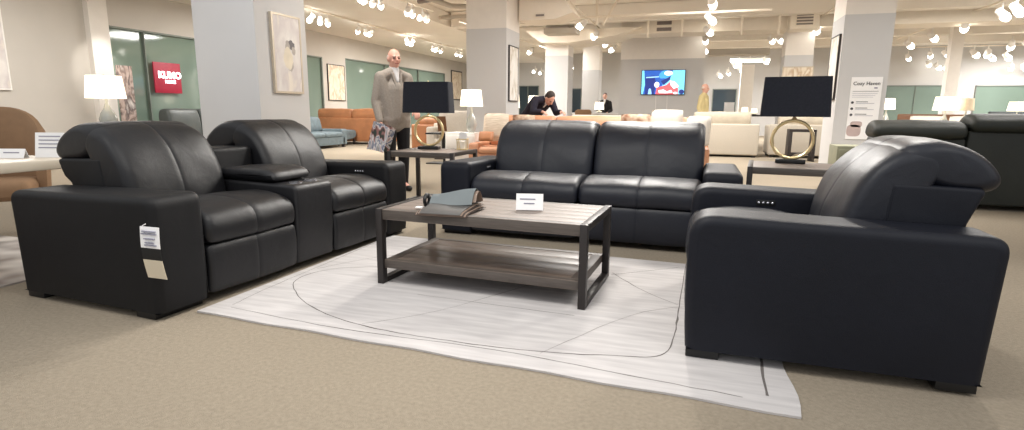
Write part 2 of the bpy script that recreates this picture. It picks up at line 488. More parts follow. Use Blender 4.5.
struct('ceiling_duct_3', bx(2.15, 2.85, 16.6, 17.2, 3.2, 3.66, bev=.03), M['duct'])
struct('ceiling_duct_4', bx(1.4, 2.1, 9.7, 10.6, 3.0, 3.3, bev=.04), M['duct'])
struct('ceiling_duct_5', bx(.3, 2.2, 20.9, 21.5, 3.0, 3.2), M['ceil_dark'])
# brackets of the truss left of the television
bm = B()
for a, b in (((-2.5, 14.6, 3.2), (-2.5, 14.6, 3.95)), ((-2.35, 14.6, 3.2), (-1.9, 14.6, 3.95)), ((-2.9, 14.6, 3.4), (1.5, 14.6, 3.4))):
    tube(bm, [a, b], .03, 8)
struct('ceiling_truss', bm, M['duct'])
# pipes and conduits in the open ceiling on the left
for k, pts in enumerate([[(-7.2, 12.0, 3.75), (-6.3, 12.4, 3.7), (-6.0, 13.6, 3.65), (-4.8, 13.9, 3.6)],
                         [(-6.9, 13.6, 3.8), (-5.6, 13.2, 3.8), (-5.3, 14.4, 3.75), (-4.4, 14.5, 3.7)],
                         [(-7.2, 15.5, 3.7), (-6.2, 15.4, 3.7), (-5.8, 16.5, 3.65), (-4.7, 16.6, 3.6)],
                         [(-6.6, 11.5, 3.85), (-5.2, 11.6, 3.8), (-4.9, 12.9, 3.75)]]):
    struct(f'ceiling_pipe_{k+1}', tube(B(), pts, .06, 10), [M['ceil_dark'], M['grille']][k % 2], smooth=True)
for k, x in enumerate((-.5, 1.0, 1.9, -1.4)):
    struct(f'ceiling_rod_{k+1}', tube(B(), [(x, 16.5+k*.02, 3.1), (x, 16.5+k*.02, 3.99)], .03, 8), M['duct'], smooth=True)

def vent(loc, w, h, n, label, tilt=0):
    t = thing('ceiling_vent', label, 'vent', loc)
    obj('frame', bx(-w/2, w/2, -.02, 0, -h/2, h/2, bev=.006), M['duct'], t)
    sh = h/n
    for k in range(n):
        z = -h/2+sh*(k+.5)
        obj('slat', bx(-w/2+.03, w/2-.03, -.03, -.018, z-sh*.28, z+sh*.28), M['grille'], t, smooth=False)
    return t
vent((-1.0, 16.99, 3.45), .46, .34, 2, 'white air vent with two dark slots on the beam above the television', 0)
vent((2.5, 16.595, 3.44), .44, .30, 4, 'square grey air vent on the boxed duct above the right black lamp')
vent((-3.25, 11.98, 3.06), .24, .07, 1, 'small dark slotted vent on the white duct beside the middle column')

# ------------------------------------------------------------------ rug and coffee table
bm = B()
RX0, RX1, RY0, RY1 = -2.49, .43, 2.13, 4.22
def rugpt(u, v):
    a = Vector((-2.49, 2.225)); b = Vector((.43, 2.085)); return a+(b-a)*u+Vector((.04, 2.0))*v
n = 24
g = {}
for i in range(n+1):
    for j in range(n+1):
        p = rugpt(i/n, j/n)
        if j == 0: p.y += .006*math.sin(i*1.3)
        if i == n: p.x += .012*math.sin(j*.9)
        for k, z in ((0, .001), (1, .010)): g[i, j, k] = bm.verts.new((p.x, p.y, z))
for i in range(n):
    for j in range(n):
        bm.faces.new([g[q] for q in ((i, j, 1), (i+1, j, 1), (i+1, j+1, 1), (i, j+1, 1))])
        bm.faces.new([g[q] for q in ((i, j, 0), (i, j+1, 0), (i+1, j+1, 0), (i+1, j, 0))])
for i in range(n):
    for (a, b) in (((i, 0), (i+1, 0)), ((i+1, n), (i, n)), ((n, i), (n, i+1)), ((0, i+1), (0, i))):
        bm.faces.new((g[(*a, 0)], g[(*b, 0)], g[(*b, 1)], g[(*a, 1)]))
def rline(pts, w, mi=1):
    # smooth polyline ribbon woven into the rug top
    P = [Vector(p) for p in pts]; Q = []
    for i in range(len(P)-1):
        p0 = P[max(i-1, 0)]; p1 = P[i]; p2 = P[i+1]; p3 = P[min(i+2, len(P)-1)]
        for k in range(7):
            t = k/7
            Q.append(.5*((2*p1)+(p2-p0)*t+(2*p0-5*p1+4*p2-p3)*t*t+(3*p1-p0-3*p2+p3)*t**3))
    Q.append(P[-1]); prev = None
    for i, q in enumerate(Q):
        d = (Q[min(i+1, len(Q)-1)]-Q[max(i-1, 0)]).normalized(); nn = Vector((-d.y, d.x))
        ww = w*(.35+.9*abs(noise.noise(Vector((q.x*7, q.y*7, 3)))))
        q = q+nn*.006*noise.noise(Vector((q.x*11, q.y*11, 1)))
        cur = (bm.verts.new((*(q+nn*ww/2), .0106)), bm.verts.new((*(q-nn*ww/2), .0106)))
        if prev: bm.faces.new((prev[0], prev[1], cur[1], cur[0])).material_index = mi
        prev = cur
rline([(-1.95, 3.35), (-2.3, 3.15), (-2.36, 2.86), (-2.13, 2.6), (-1.85, 2.43), (-1.53, 2.33), (-1.21, 2.30), (-.82, 2.30), (-.54, 2.33), (-.26, 2.39), (-.08, 2.46), (-.03, 2.75), (-.02, 3.16), (0, 4.1)], .012)
rline([(-.47, 3.70), (-.24, 3.38), (-.03, 3.18)], .010)
rline([(-2.36, 2.33), (-1.63, 2.26), (-.82, 2.27), (-.27, 2.22), (.24, 2.17)], .008)
rline([(.345, 2.62), (.33, 2.21)], .018)
rline([(-2.38, 2.36), (-2.41, 2.65), (-2.42, 3.1), (-2.44, 4.0)], .007)
rline([(-.47, 3.65), (-.04, 4.0)], .007); rline([(-2.4, 3.13), (-2.13, 3.58), (-1.6, 3.9)], .007)
rline([(-1.5, 2.86), (-.55, 2.82)], .006); rline([(-1.55, 2.35), (-1.2, 2.75), (-.6, 3.9)], .005); rline([(-.6, 2.3), (-.2, 3.0), (.3, 3.3)], .005)
M['rug'] = mat('pale_rug', (206, 202, 200), .95, rgb2=(186, 182, 181), vscale=2.4, stretch=(1.3, 11, 1), detail=9, bump=.25, bscale=160, spec=.1)
M['rug_line'] = mat('rug_line', (104, 98, 95), .95)
tag(obj('area_rug', bm, [M['rug'], M['rug_line']], smooth=False), 'pale grey distressed area rug with thin dark scribbled lines under the coffee table', 'rug')

def frame_table(name, label, W, D, H, loc, rotz, t_top=.062, bar=.042, shelf=None, cat='table', edge=None):
    t = thing(name, label, cat, loc, rotz)
    b = bar
    # top with plank grooves
    bm = B()
    n = 5; d0, d1 = .012, D-.012
    bd = .05
    box(bm, b, W-b, d0, d0+bd, H-t_top, H-.003, bev=.003, mi=1)
    box(bm, b, W-b, d1-bd, d1, H-t_top, H-.003, bev=.003, mi=1)
    st = (d1-d0-2*bd)/n
    for k in range(n):
        box(bm, b, W-b, d0+bd+k*st+.0012, d0+bd+(k+1)*st-.0012, H-t_top+.012, H-.003, bev=.0015)
    obj('tabletop', bm, [M['wood_top'], M['wood_edge']], t)
    for x in (0, W-b):
        bm = B()
        box(bm, x, x+b, 0, b*1.15, 0, H, bev=.002); box(bm, x, x+b, D-b*1.15, D, 0, H, bev=.002)
        box(bm, x, x+b, b*1.15, D-b*1.15, H-b, H, bev=.002); box(bm, x, x+b, b*1.15, D-b*1.15, 0, b*.8, bev=.002)
        obj('leg_frame', bm, M['darkmetal'], t)
    if shelf:
        z0, z1 = shelf
        bm = B()
        y0, y1 = .02, D-.02
        box(bm, b, W-b, y0, y0+.045, z0, z1, bev=.003, mi=1); box(bm, b, W-b, y1-.045, y1, z0, z1, bev=.003, mi=1)
        box(bm, b, b+.06, y0+.045, y1-.045, z0, z1, bev=.003, mi=1); box(bm, W-b-.06, W-b, y0+.045, y1-.045, z0, z1, bev=.003, mi=1)
        n = 4; st = (y1-y0-.09)/n
        for k in range(n): box(bm, b+.06, W-b-.06, y0+.045+k*st+.001, y0+.045+(k+1)*st-.001, z0+.01, z1-.003, bev=.001)
        obj('shelf', bm, [M['wood_dark'], M['wood_edge']], t)
    return t
CT = (-1.825, 2.955)
frame_table('coffee_table', 'grey-brown wooden coffee table with dark metal end frames and a lower shelf on the rug', 1.325, .70, .475, (-1.835, 2.975, .0108), -.045, shelf=(.10, .155), t_top=.066)
frame_table('end_table', 'dark-framed wooden end table between the loveseat and the sofa', .80, .72, .63, (-3.25, 5.56, 0), 0)
frame_table('end_table', 'dark-framed wooden end table right of the sofa behind the recliner', .80, .72, .63, (.45, 5.2, 0), -.1)

# ------------------------------------------------------------------ recliner furniture
def arm_prof(r): return rpoly([(.010, -.02), (-.004, .30), (.0, .645), (1.14, .622), (1.115, -.02)], [.005, .3, r, .07, .005], 7)
BACK = chaikin([(.56, .40), (.575, .58), (.625, .74), (.70, .865), (.80, .955), (.93, .985), (.97, .90), (.92, .80), (.88, .70), (.87, .40)], 2)
HEAD = chaikin([(.80, .945), (.90, .995), (1.01, .985), (1.09, .94), (1.165, .87), (1.195, .80), (1.16, .755), (1.06, .755), (.93, .775), (.83, .85)], 2)
SHELL = rpoly([(.72, .12), (.80, .785), (1.145, .775), (1.07, .58), (1.06, .12)], [.02, .02, .04, .1, .02], 4)
SEAT = chaikin([(.02, .335), (-.008, .36), (-.012, .45), (.04, .515), (.2, .548), (.42, .545), (.68, .49), (.68, .335)], 2)
FOOT = chaikin([(.03, .055), (.005, .06), (-.004, .2), (.004, .325), (.03, .33), (.12, .33), (.12, .055)], 2)

def armpart(t, x0, x1, side, lm, ls, r=.07):
    a = obj('arm', pad(B(), arm_prof(r), x0, x1, .042, amp=.003, nmid=6, ne=6, zmin=.04), [ls], t)
    for q in ((.015 if r > .1 else .06), .96): obj('foot', bx(x0+.012, x1-.012, q, q+.14, 0, .05, bev=.005), M['black'], t)
    return a

def recl_unit(t, x0, x1, lm, zs=1., hs=1., seat_r=.05):
    zf = lambda b: b if b < .78 else .78+(b-.78)*zs
    dx = .045 if zs < 1 else 0
    BK = [(a+dx, zf(b)) for a, b in BACK]; HD = [((a if a < .9 else .9+(a-.9)*hs)+dx*.3, zf(b)) for a, b in HEAD]
    mid = (x0+x1)/2
    obj('seat', pad(B(), SEAT, x0, x1, seat_r, puff=.008, seams=(mid,), amp=.006, nmid=14, ne=6, sd=.005), [lm], t)
    obj('footrest', pad(B(), FOOT, x0+.004, x1-.004, .03, puff=.006, seams=(mid,), amp=.004, sd=.004), [lm], t)
    obj('backrest', pad(B(), BK, x0+.002, x1-.002, .075, puff=.012, seams=(mid,), amp=.008, nmid=16, ne=8, sd=.004, dome=.30), [lm], t)
    obj('headrest', pad(B(), HD, x0+.004, x1-.004, .075, puff=.006, seams=(mid,), amp=.006, nmid=12, ne=8, sd=.004, dome=.42), [lm], t)

def controls(t, x, side, s):
    """power buttons on the inner face of an arm"""
    p = obj('control_panel', bx(x-.004 if side < 0 else x-.002, x+.002 if side < 0 else x+.004, s-.05, s+.05, .55, .582, bev=.002), M['black'], t)
    for k in range(4):
        bm = B(); xx = x+side*.005
        bmesh.ops.create_uvsphere(bm, u_segments=10, v_segments=8, radius=1, matrix=Matrix.Translation((xx, s-.036+.024*k, .566)) @ Matrix.Diagonal((.004, .008, .008, 1)))
        obj('button', bm, M['chrome'], p)

def body_shell(t, x0, x1, lm, zs=1., hs=1.):
    obj('rear_panel', pad(B(), [((a if a < 1.1 else .9+(a-.9)*hs), b) for a, b in SHELL], x0, x1, .018, nmid=4, ne=4), [lm], t)
    obj('base', bx(x0, x1, .03, 1.0, .06, .30, bev=.01), M['black'], t)

def make_recliner(name, label, cat, loc, rotz, units, lm, ls, aw=.27, ar=.07, zs=1., hs=1.):
    t = thing(name, label, cat, loc, rotz)
    x = 0
    armpart(t, 0, aw, 1, lm, ls, ar); x = aw
    first = None
    for u in units:
        if u[0] == 'seat':
            recl_unit(t, x+.002, x+u[1]-.002, lm, zs, hs); body_shell(t, x, x+u[1], ls, zs, hs); x += u[1]
        else:
            w = u[1]
            CON = rpoly([(.02, .05), (.0, .3), (.0, .585), (.74, .60), (.74, .05)], [.02, .2, .045, .02, .02], 5)
            obj('console', pad(B(), CON, x, x+w, .025, nmid=5, ne=5), [lm], t)
            CB = rpoly([(.70, .1), (.73, .805), (1.02, .805), (1.05, .1)], [.02, .03, .03, .02], 4)
            obj('console_back', pad(B(), CB, x+.005, x+w-.005, .02, nmid=4, ne=4), [ls], t)
            LID = chaikin([(.20, .595), (.18, .62), (.21, .665), (.32, .685), (.65, .675), (.73, .65), (.73, .595)], 2)
            obj('console_lid', pad(B(), LID, x+.0, x+w-.0, .04, puff=.006, amp=.004, nmid=6, ne=5), [lm], t)
            for dx in (-.075, .075):
                bm = B(); cx, cy = x+w/2+dx, .105
                lathe(bm, [(.036, .56), (.036, .592), (.048, .592), (.048, .583)], 24, (cx, cy), cap=False)
                lathe(bm, [(.036, .5835), (.0005, .5835)], 24, (cx, cy), cap=False, mi=1)
                obj('cup_holder', bm, [M['chrome'], M['black']], t)
            x += w
    armpart(t, x, x+aw, -1, lm, ls, ar)
    return t, x+aw

LS, lw = make_recliner('reclining_loveseat', 'black leather power loveseat with a cup-holder console and hang tag, at left', 'loveseat', (-2.535, 2.05, 0), math.radians(86.8),
              [('seat', .70), ('console', .375), ('seat', .70)], M['leather'], M['leather_side'], .31, .065, 1., 1.22)
controls(LS, lw-.31, -1, .28)
SF, sw = make_recliner('reclining_sofa', 'black leather two-cushion power sofa behind the coffee table', 'sofa', (-2.105, 4.475, 0), math.radians(-1.2),
              [('seat', .95), ('seat', .95)], M['leather_navy'], M['leather_navy_side'], .285)
controls(SF, .285, 1, .45)
CH, cw = make_recliner('recliner_chair', 'navy-black leather power recliner seen from its side, at the right on the rug edge', 'recliner', (.012, 3.73, .0108), math.radians(-90.2),
              [('seat', .72)], M['leather_navy'], M['leather_navy_side'], .27, .11, .86)
controls(CH, .27, 1, .40)

# hang tag on the loveseat arm (outer face looks to -y)
t = thing('hang_tag', 'white and beige hang tag with a black leather sample on the loveseat arm', 'tag', (-2.53, 2.04, .505), 0)
def strip(z0, z1, m, name, y=0, x0=-.062, x1=.062, sh=0):
    bm = B(); n = 6; r = []
    for k in range(n+1):
        q = k/n; z = z0+(z1-z0)*q
        xx = .018*(z/-.26)**1.0
        yy = y-.004-.012*math.sin(min(1, -z/.26)*PI)
        r.append([bm.verts.new((x0+xx, yy, z)), bm.verts.new((x1+xx, yy, z)), bm.verts.new((x1+xx, yy+.002, z)), bm.verts.new((x0+xx, yy+.002, z))])
    ring_faces(bm, r); bm.faces.new(r[0]); bm.faces.new(r[-1])
    return obj(name, bm, m, t)
strip(0, -.105, M['paper'], 'printed_card'); strip(-.105, -.165, M['black'], 'leather_sample'); strip(-.165, -.262, M['paper_beige'], 'lower_card')
for k, (z, a, b) in enumerate([(-.022, -.045, .04), (-.034, -.05, .045), (-.058, -.03, .035), (-.078, -.025, .03), (-.09, -.03, .045)]):
    obj('print_line', bx(a+.003, b+.003, -.0205 if k > 1 else -.0165, -.012 if k > 1 else -.008, z-.003, z+.003), M['ink'], t, smooth=False)
obj('loop', tube(B(), [(-.03, .004, .012), (-.045, -.004, .003), (-.04, -.012, -.012)], .0025, 6), M['paper'], t)

# ------------------------------------------------------------------ things on the coffee table
ZT = .475+.0108
def stand_card(name, label, loc, rotz, w, h, lines, dep=.05):
    t = thing(name, label, 'sign', loc, rotz)
    bm = B()
    th = .003
    prof = [(0, 0), (dep*.5, h), (dep, 0), (dep-th, 0), (dep*.5, h-th*3), (th, 0)]
    obj('folded_card', prism(B(), prof, -w/2, w/2), M['paper'], t, smooth=False)
    for z, a, b in lines:
        y = dep*.5*z/h
        o = obj('print_line', bx(a, b, y-.0032, y+.001, z-.0035, z+.0035), M['ink'], t, smooth=False)
    return t
stand_card('price_card', 'small white price card standing on the coffee table', (-.93, 3.25, ZT+.001), .22, .165, .098,
           [(.066, -.06, .035), (.040, -.035, .03)])
t = thing('leather_swatch_book', 'ring-bound grey leather swatches draped over the front edge of the coffee table', 'swatches', (-1.375, 3.06, ZT+.001), .06)
def sheet(name, prof, x0, x1, m, skew=0., taper=1., th=.003):
    # prof: list of (y, z); thin sheet along x
    bm = B(); n = len(prof); cols = 10; top = []; bot = []
    for i in range(cols+1):
        u = i/cols; x = x0+(x1-x0)*u
        s = 1+(taper-1)*(1-u)
        top.append([bm.verts.new((x+skew*y, y*s, z*s+.006*math.sin(u*5+z*30)*min(1, z*14))) for y, z in prof])
        bot.append([bm.verts.new((x+skew*y, y*s+th*.6, z*s-th+.006*math.sin(u*5+z*30)*min(1, z*14))) for y, z in prof])
    for L in (top, bot):
        ring_faces(bm, L, closed=False)
    for i in range(cols):
        for e in (0, n-1): bm.faces.new((top[i][e], top[i+1][e], bot[i+1][e], bot[i][e]))
    for i in (0, cols):
        for k in range(n-1): bm.faces.new((top[i][k], top[i][k+1], bot[i][k+1], bot[i][k]))
    return obj(name, bm, m, t)
M['sw1'] = leather('slate_leather', (112, 120, 122), .5); M['sw2'] = leather('charcoal_leather', (82, 80, 78), .5)
M['sw3'] = leather('taupe_leather', (142, 122, 108), .5); M['sw4'] = leather('dark_brown_leather', (64, 52, 46), .5)
for k, mm in enumerate(('sw4', 'sw3', 'sw4', 'sw3', 'sw2')):
    z = .008+.0085*k
    sheet('swatch', [(.15, z), (.06, z+.003), (-.02, .008+.0068*k), (-.075, .007+.0050*k), (-.105-.002*k, .003+.0042*k), (-.125-.004*k, -.012+.004*k)], -.16+.010*k, .165-.008*k, M[mm], skew=.12)
sheet('swatch', [(.18, .045), (.155, .085), (.12, .118), (.085, .128), (.045, .105), (.012, .066), (-.002, .045)], -.13, .14, M['sw1'], taper=.72)
sheet('swatch', [(.17, .043), (.145, .075), (.115, .103), (.085, .112), (.05, .092), (.022, .055)], -.12, .158, M['sw3'], taper=.7)
bm = B(); tube(bm, [(-.165, .045+.034*math.cos(2*PI*k/16), .050+.034*math.sin(2*PI*k/16)) for k in range(16)], .012, 8, closed=True)
tube(bm, [(-.16, .06, .07), (-.14, .06, .06), (-.10, .06, .055)], .010, 8)
obj('binding_ring', bm, M['black'], t)
obj('label_tab', bx(-.225, -.18, .0, .035, .006, .012), M['paper'], t)

# ------------------------------------------------------------------ lamps with gold rings
def ring_lamp(label, loc, rotz):
    t = thing('table_lamp', label, 'lamp', loc, rotz)
    obj('base', bx(-.125, .125, -.06, .06, 0, .034, bev=.004), M['black'], t)
    bm = B(); R = .170
    n = 48
    rings = []
    for k in range(n):
        a = 2*PI*k/n; rr = .0205*(1+.0*math.sin(a))
        c = Vector((R*math.cos(a), 0, .034+.010+R+R*math.sin(a))); e = Vector((math.cos(a), 0, math.sin(a)))
        ham = .0018*math.sin(a*37)*(1 if math.cos(a) < 0 else .2)
        rings.append([bm.verts.new(c+e*((rr*.75+ham)*math.cos(2*PI*j/10))+Vector((0, rr*1.25*math.sin(2*PI*j/10), 0))) for j in range(10)])
    ring_faces(bm, rings+[rings[0]])
    obj('ring', bm, M['gold'], t)
    bm = B(); tube(bm, [(0, 0, .385), (0, 0, .46)], .010, 10); lathe(bm, [(.018, .388), (.022, .40), (.012, .415)], 14)
    obj('stem', bm, M['gold'], t)
    # rectangular shade, open top and bottom, straight sides with rounded corners
    bm = B(); z0, z1 = .42, .77
    def rr(w, d, z, r=.03):
        out = []
        for cx, cy, a0 in ((1, 1, 0), (-1, 1, 1), (-1, -1, 2), (1, -1, 3)):
            for k in range(5):
                a = PI/2*(a0+k/4); out.append(bm.verts.new((cx*(w/2-r)+r*math.cos(a), cy*(d/2-r)+r*math.sin(a), z)))
        return out
    W, D = .57, .25
    rings = [rr(W-.008, D-.008, z0), rr(W, D, z0), rr(W-.03, D-.03, z1), rr(W-.038, D-.038, z1), rr(W-.008, D-.008, z0)]
    ring_faces(bm, rings[:4]); ring_faces(bm, [rings[3], rings[4]])
    obj('lamp_shade', bm, M['shade_black'], t)
    bm = B(); tube(bm, [(-W/2+.025, 0, z1-.02), (W/2-.025, 0, z1-.02)], .003, 6); lathe(bm, [(.003, z1-.02), (.012, z1+.0), (.004, z1+.018)], 10)
    obj('spider', bm, M['gold'], t)
    return t
ring_lamp('gold ring lamp with a black rectangular shade on the end table left of sofa', (-2.97, 6.05, .63), .12)
ring_lamp('gold ring lamp with a black rectangular shade on the end table right of sofa', (.855, 5.72, .63), -.16)

# candle lantern on the left end table
t = thing('candle_lantern', 'small gold-framed glass candle lantern with a white card on the left end table', 'lantern', (-2.58, 6.13, .63), .2)
bm = B()
for sx in (-1, 1):
    for sy in (-1, 1): tube(bm, [(.05*sx, .05*sy, 0), (.055*sx, .055*sy, .125)], .006, 6)
box(bm, -.06, .06, -.06, .06, 0, .012); box(bm, -.064, .064, -.064, -.05, .115, .128); box(bm, -.064, .064, .05, .064, .115, .128); box(bm, -.064, -.05, -.05, .05, .115, .128); box(bm, .05, .064, -.05, .05, .115, .128)
obj('gold_frame', bm, M['gold'], t)
obj('candle', lathe(B(), [(.034, .012), (.034, .09), (.03, .094)], 18), M['cream'], t)
obj('white_card', bx(-.03, .055, -.03, -.027, .12, .20), M['paper'], t)

# ------------------------------------------------------------------ left foreground: dining table, chair, white lamp
t = thing('dining_table', 'cream-topped dining table behind the loveseat at the left edge', 'table', (-4.42, 1.72, .0125), 0)
obj('tabletop', bx(-.42, .42, -1.0, 1.02, .665, .735, bev=.012), M['table_cream'], t)
for y in (-.8, .30): obj('trestle_leg', bx(-.26, .26, y-.05, y+.05, 0, .685, bev=.01), M['brown_wood'], t)
obj('stretcher', bx(-.05, .05, -.75, .25, .12, .2, bev=.01), M['brown_wood'], t)
stand_card('table_sign', 'low white folded card on the cream dining table', (-4.30, 2.53, .748), .35, .17, .06, [(.035, -.05, .05)])
stand_card('table_sign', 'tall white information card on the cream dining table beside the loveseat', (-4.13, 2.66, .748), .35, .19, .165,
           [(.14, -.07, .07), (.115, -.07, .06), (.09, -.07, .065), (.065, -.07, .05)], .06)
def tub_chair(label, loc, rotz):
    t = thing('dining_armchair', label, 'chair', loc, rotz)
    bm = B()   # wrap-round back, facing -y
    n = 20; rings = []
    for k in range(n+1):
        a = PI*(-.06+1.12*k/n); top = .66+.41*max(0, math.sin(a))**.7
        cx, cy = math.cos(a), math.sin(a)
        prof = [(.33, .34), (.35, .6), (.355, top-.04), (.335, top), (.30, top), (.28, top-.04), (.27, .6), (.27, .34)]
        rings.append([bm.verts.new((cx*r, cy*r*.95, z)) for r, z in prof])
    ring_faces(bm, rings)
    bm.faces.new(rings[0]); bm.faces.new(rings[-1])
    obj('backrest', bm, M['chair_tan'], t)
    S = chaikin([(-.30, .32), (-.30, .46), (-.2, .49), (.2, .48), (.27, .45), (.27, .32)], 2)
    obj('seat', pad(B(), S, -.275, .275, .05, puff=.01), M['chair_tan'], t)
    for sx in (-1, 1):
        for sy in (-1, 1): obj('leg', tube(B(), [(.2*sx, .18*sy, .33), (.24*sx, .22*sy, 0)], [.022, .013], 10), M['frame_dark'], t)
    return t
tub_chair('tan wrap-back upholstered armchair behind the cream dining table', (-5.42, 3.08, .0125), .75)
bm = bx(-6.3, -3.95, .2, 3.1, .0005, .0105)
M['rug2'] = mat('brown_pattern_rug', (226, 220, 212), .95, rgb2=(92, 70, 58), vscale=3.5, detail=1)
tag(obj('dining_rug', bm, M['rug2'], smooth=False), 'white and brown patterned rug under the cream dining table', 'rug')

def gourd_lamp(label, loc, sw=.42, sh=.30, bh=.40, shade='shade_white', base='glass', rotz=0, group=None):
    t = thing('table_lamp', label, 'lamp', loc, rotz, group)
    k = bh/.40
    obj('lamp_base', lathe(B(), [(.05, 0), (.065, .012*k), (.095, .07*k), (.105, .13*k), (.085, .20*k), (.04, .28*k), (.018, .34*k), (.015, .40*k)], 24), M[base], t)
    bm = B(); r0, r1 = sw/2, sw/2*.86
    lathe(bm, [(r0-.004, bh), (r0, bh), (r1, bh+sh), (r1-.004, bh+sh), (r0-.004, bh)], 32, cap=False)
    obj('lamp_shade', bm, M[shade], t)
    obj('finial', lathe(B(), [(.004, bh+sh-.05), (.006, bh+sh), (.009, bh+sh+.012), (.003, bh+sh+.022)], 10), M['chrome'], t)
    return t
def nightstand(label, loc, w, d, h, m, rotz=0, name='nightstand'):
    t = thing(name, label, 'side table', loc, rotz)
    obj('carcass', bx(-w/2, w/2, -d/2, d/2, .08, h, bev=.008), m, t)
    for k in range(2):
        z0 = .11+(h-.15)*k/2
        dr = obj('drawer', bx(-w/2+.025, w/2-.025, -d/2-.014, -d/2, z0, z0+(h-.17)/2, bev=.004), m, t)
        obj('knob', bx(-.05, .05, -d/2-.026, -d/2-.014, z0+(h-.17)/4-.006, z0+(h-.17)/4+.006), M['gold'], dr)
    for sx in (-1, 1):
        for sy in (-1, 1): obj('leg', bx(sx*(w/2-.05)-.02, sx*(w/2-.05)+.02, sy*(d/2-.05)-.02, sy*(d/2-.05)+.02, 0, .08), M['frame_dark'], t, smooth=False)
    return t
gourd_lamp('lit white lamp on a grey glass base behind the nearest loveseat headrest', (-7.40, 5.55, .80), .46, .29, .40)
nightstand('cream side cabinet under the white lamp behind the loveseat', (-7.40, 5.6, 0), .5, .45, .80, M['table_cream'], name='side_cabinet')

# wall art and sign on the left wall
def picture(name, label, loc, rotz, w, h, frame, art, fw=.025, dep=.035):
    """framed picture, face to -y in its own frame, bottom-left at loc"""
    t = thing(name, label, 'picture', loc, rotz)
    bm = B()
    box(bm, 0, w, 0, dep, 0, fw); box(bm, 0, w, 0, dep, h-fw, h); box(bm, 0, fw, 0, dep, fw, h-fw); box(bm, w-fw, w, 0, dep, fw, h-fw)
    obj('frame', bm, frame, t, smooth=False)
    obj('canvas', bx(fw, w-fw, .006, dep-.005, fw, h-fw), art, t, smooth=False)
    return t
def art_mat(name, bands):
    """abstract painting: ramp over distorted noise"""
    m = bpy.data.materials.new(name); m.use_nodes = True; N = m.node_tree.nodes; L = m.node_tree.links; b = N['Principled BSDF']
    tc = N.new('ShaderNodeTexCoord'); n1 = N.new('ShaderNodeTexNoise'); n1.inputs['Scale'].default_value = 4.2; n1.inputs['Detail'].default_value = 6; n1.inputs['Distortion'].default_value = .5
    mp = N.new('ShaderNodeMapping'); mp.inputs['Scale'].default_value = (1.2, 1, .55); L.new(tc.outputs['Object'], mp.inputs['Vector']); L.new(mp.outputs['Vector'], n1.inputs['Vector'])
    r = N.new('ShaderNodeValToRGB'); e = r.color_ramp.elements
    e[0].position, e[0].color = bands[0][0], (*lin(bands[0][1]), 1); e[1].position, e[1].color = bands[-1][0], (*lin(bands[-1][1]), 1)
    for p, c in bands[1:-1]:
        q = e.new(p); q.color = (*lin(c), 1)
    L.new(n1.outputs['Fac'], r.inputs['Fac']); L.new(r.outputs['Color'], b.inputs['Base Color']); b.inputs['Roughness'].default_value = .6
    return m
A1 = art_mat('art_pale', [(.28, (232, 228, 222)), (.45, (216, 210, 206)), (.56, (206, 198, 196)), (.68, (226, 218, 206))])
A2 = art_mat('art_beige', [(.3, (206, 186, 160)), (.5, (228, 216, 196)), (.6, (196, 170, 140)), (.7, (232, 222, 204))])
A3 = art_mat('art_white', [(.3, (236, 234, 230)), (.5, (226, 222, 214)), (.58, (196, 188, 172)), (.66, (238, 236, 232))])
A4 = art_mat('art_collage', [(.3, (206, 196, 188)), (.42, (120, 100, 92)), (.5, (190, 170, 160)), (.58, (90, 76, 74)), (.7, (214, 206, 200))])
FX = PI/2   # face to +x
picture('framed_picture', 'large pale grey painting on the tan wall, cut by the left edge', (WX+.04, 5.6, 1.38), FX, 1.64, 1.5, M['white'], A1)
p = picture('framed_picture', 'tall champagne-framed abstract painting on the near grey column', (-5.765, 6.83, 1.31), FX, .62, 1.12, M['frame_silver'], A1, .03, .045)
bm = B()
for (cx, cz, rx, rz, mi) in ((.38, .70, .085, .065, 0), (.31, .66, .05, .10, 1), (.44, .62, .04, .06, 1), (.31, .50, .10, .16, 2), (.36, .42, .06, .1, 1)):
    vs = [bm.verts.new((cx+rx*math.cos(2*PI*k/22)*(1+.3*noise.noise(Vector((k*.6, cx*9, 0)))), .0055-.0004*mi, cz+rz*math.sin(2*PI*k/22)*(1+.3*noise.noise(Vector((k*.6, cz*9, 5)))))) for k in range(22)]
    bm.faces.new(vs).material_index = mi
obj('paint_dabs', bm, [mat('dab_charcoal', (110, 106, 108), .6), mat('dab_grey', (176, 168, 160), .6), mat('dab_cream', (220, 210, 190), .6)], p, smooth=False)
picture('framed_picture', 'small beige canvas on the wall between the two green windows', (WX+.04, 16.75, 1.38), FX, .98, 1.22, M['frame_dark'], A2)
picture('framed_picture', 'dark-framed brown print at the far end of the window wall', (WX+.04, 27.05, 1.6), FX, 1.4, 1.5, M['frame_dark'], A2, .06)
picture('framed_picture', 'white art in a thin black frame on the middle column', (-3.735, 11.42, 1.28), FX, .62, 1.14, M['frame_dark'], A3, .02)
picture('framed_picture', 'white art in a black frame on the side of the poster column', (2.285, 12.05, 1.32), -FX, .66, 1.12, M['frame_dark'], A3, .02)
picture('framed_picture', 'wide beige print above the right black-shaded lamp on the far column', (2.16, 17.255, 1.96), 0, .78, .36, M['frame_silver'], A2)
t = thing('display_board', 'tall narrow collage display board standing beside the white post', 'board', (-11.5, 8.92, 0), FX)
obj('panel', bx(0, .34, 0, .03, .04, 1.95), A4, t, smooth=False)
obj('foot', bx(-.02, .36, -.12, .16, 0, .04, bev=.008), M['frame_dark'], t)
t = thing('storefront_sign', 'square red sign with glowing white lettering on the green window glass', 'sign', (WX+.03, 10.54, 1.78), FX)
obj('panel', bx(-.36, .36, 0, .03, -.35, .35, bev=.006), M['red'], t)
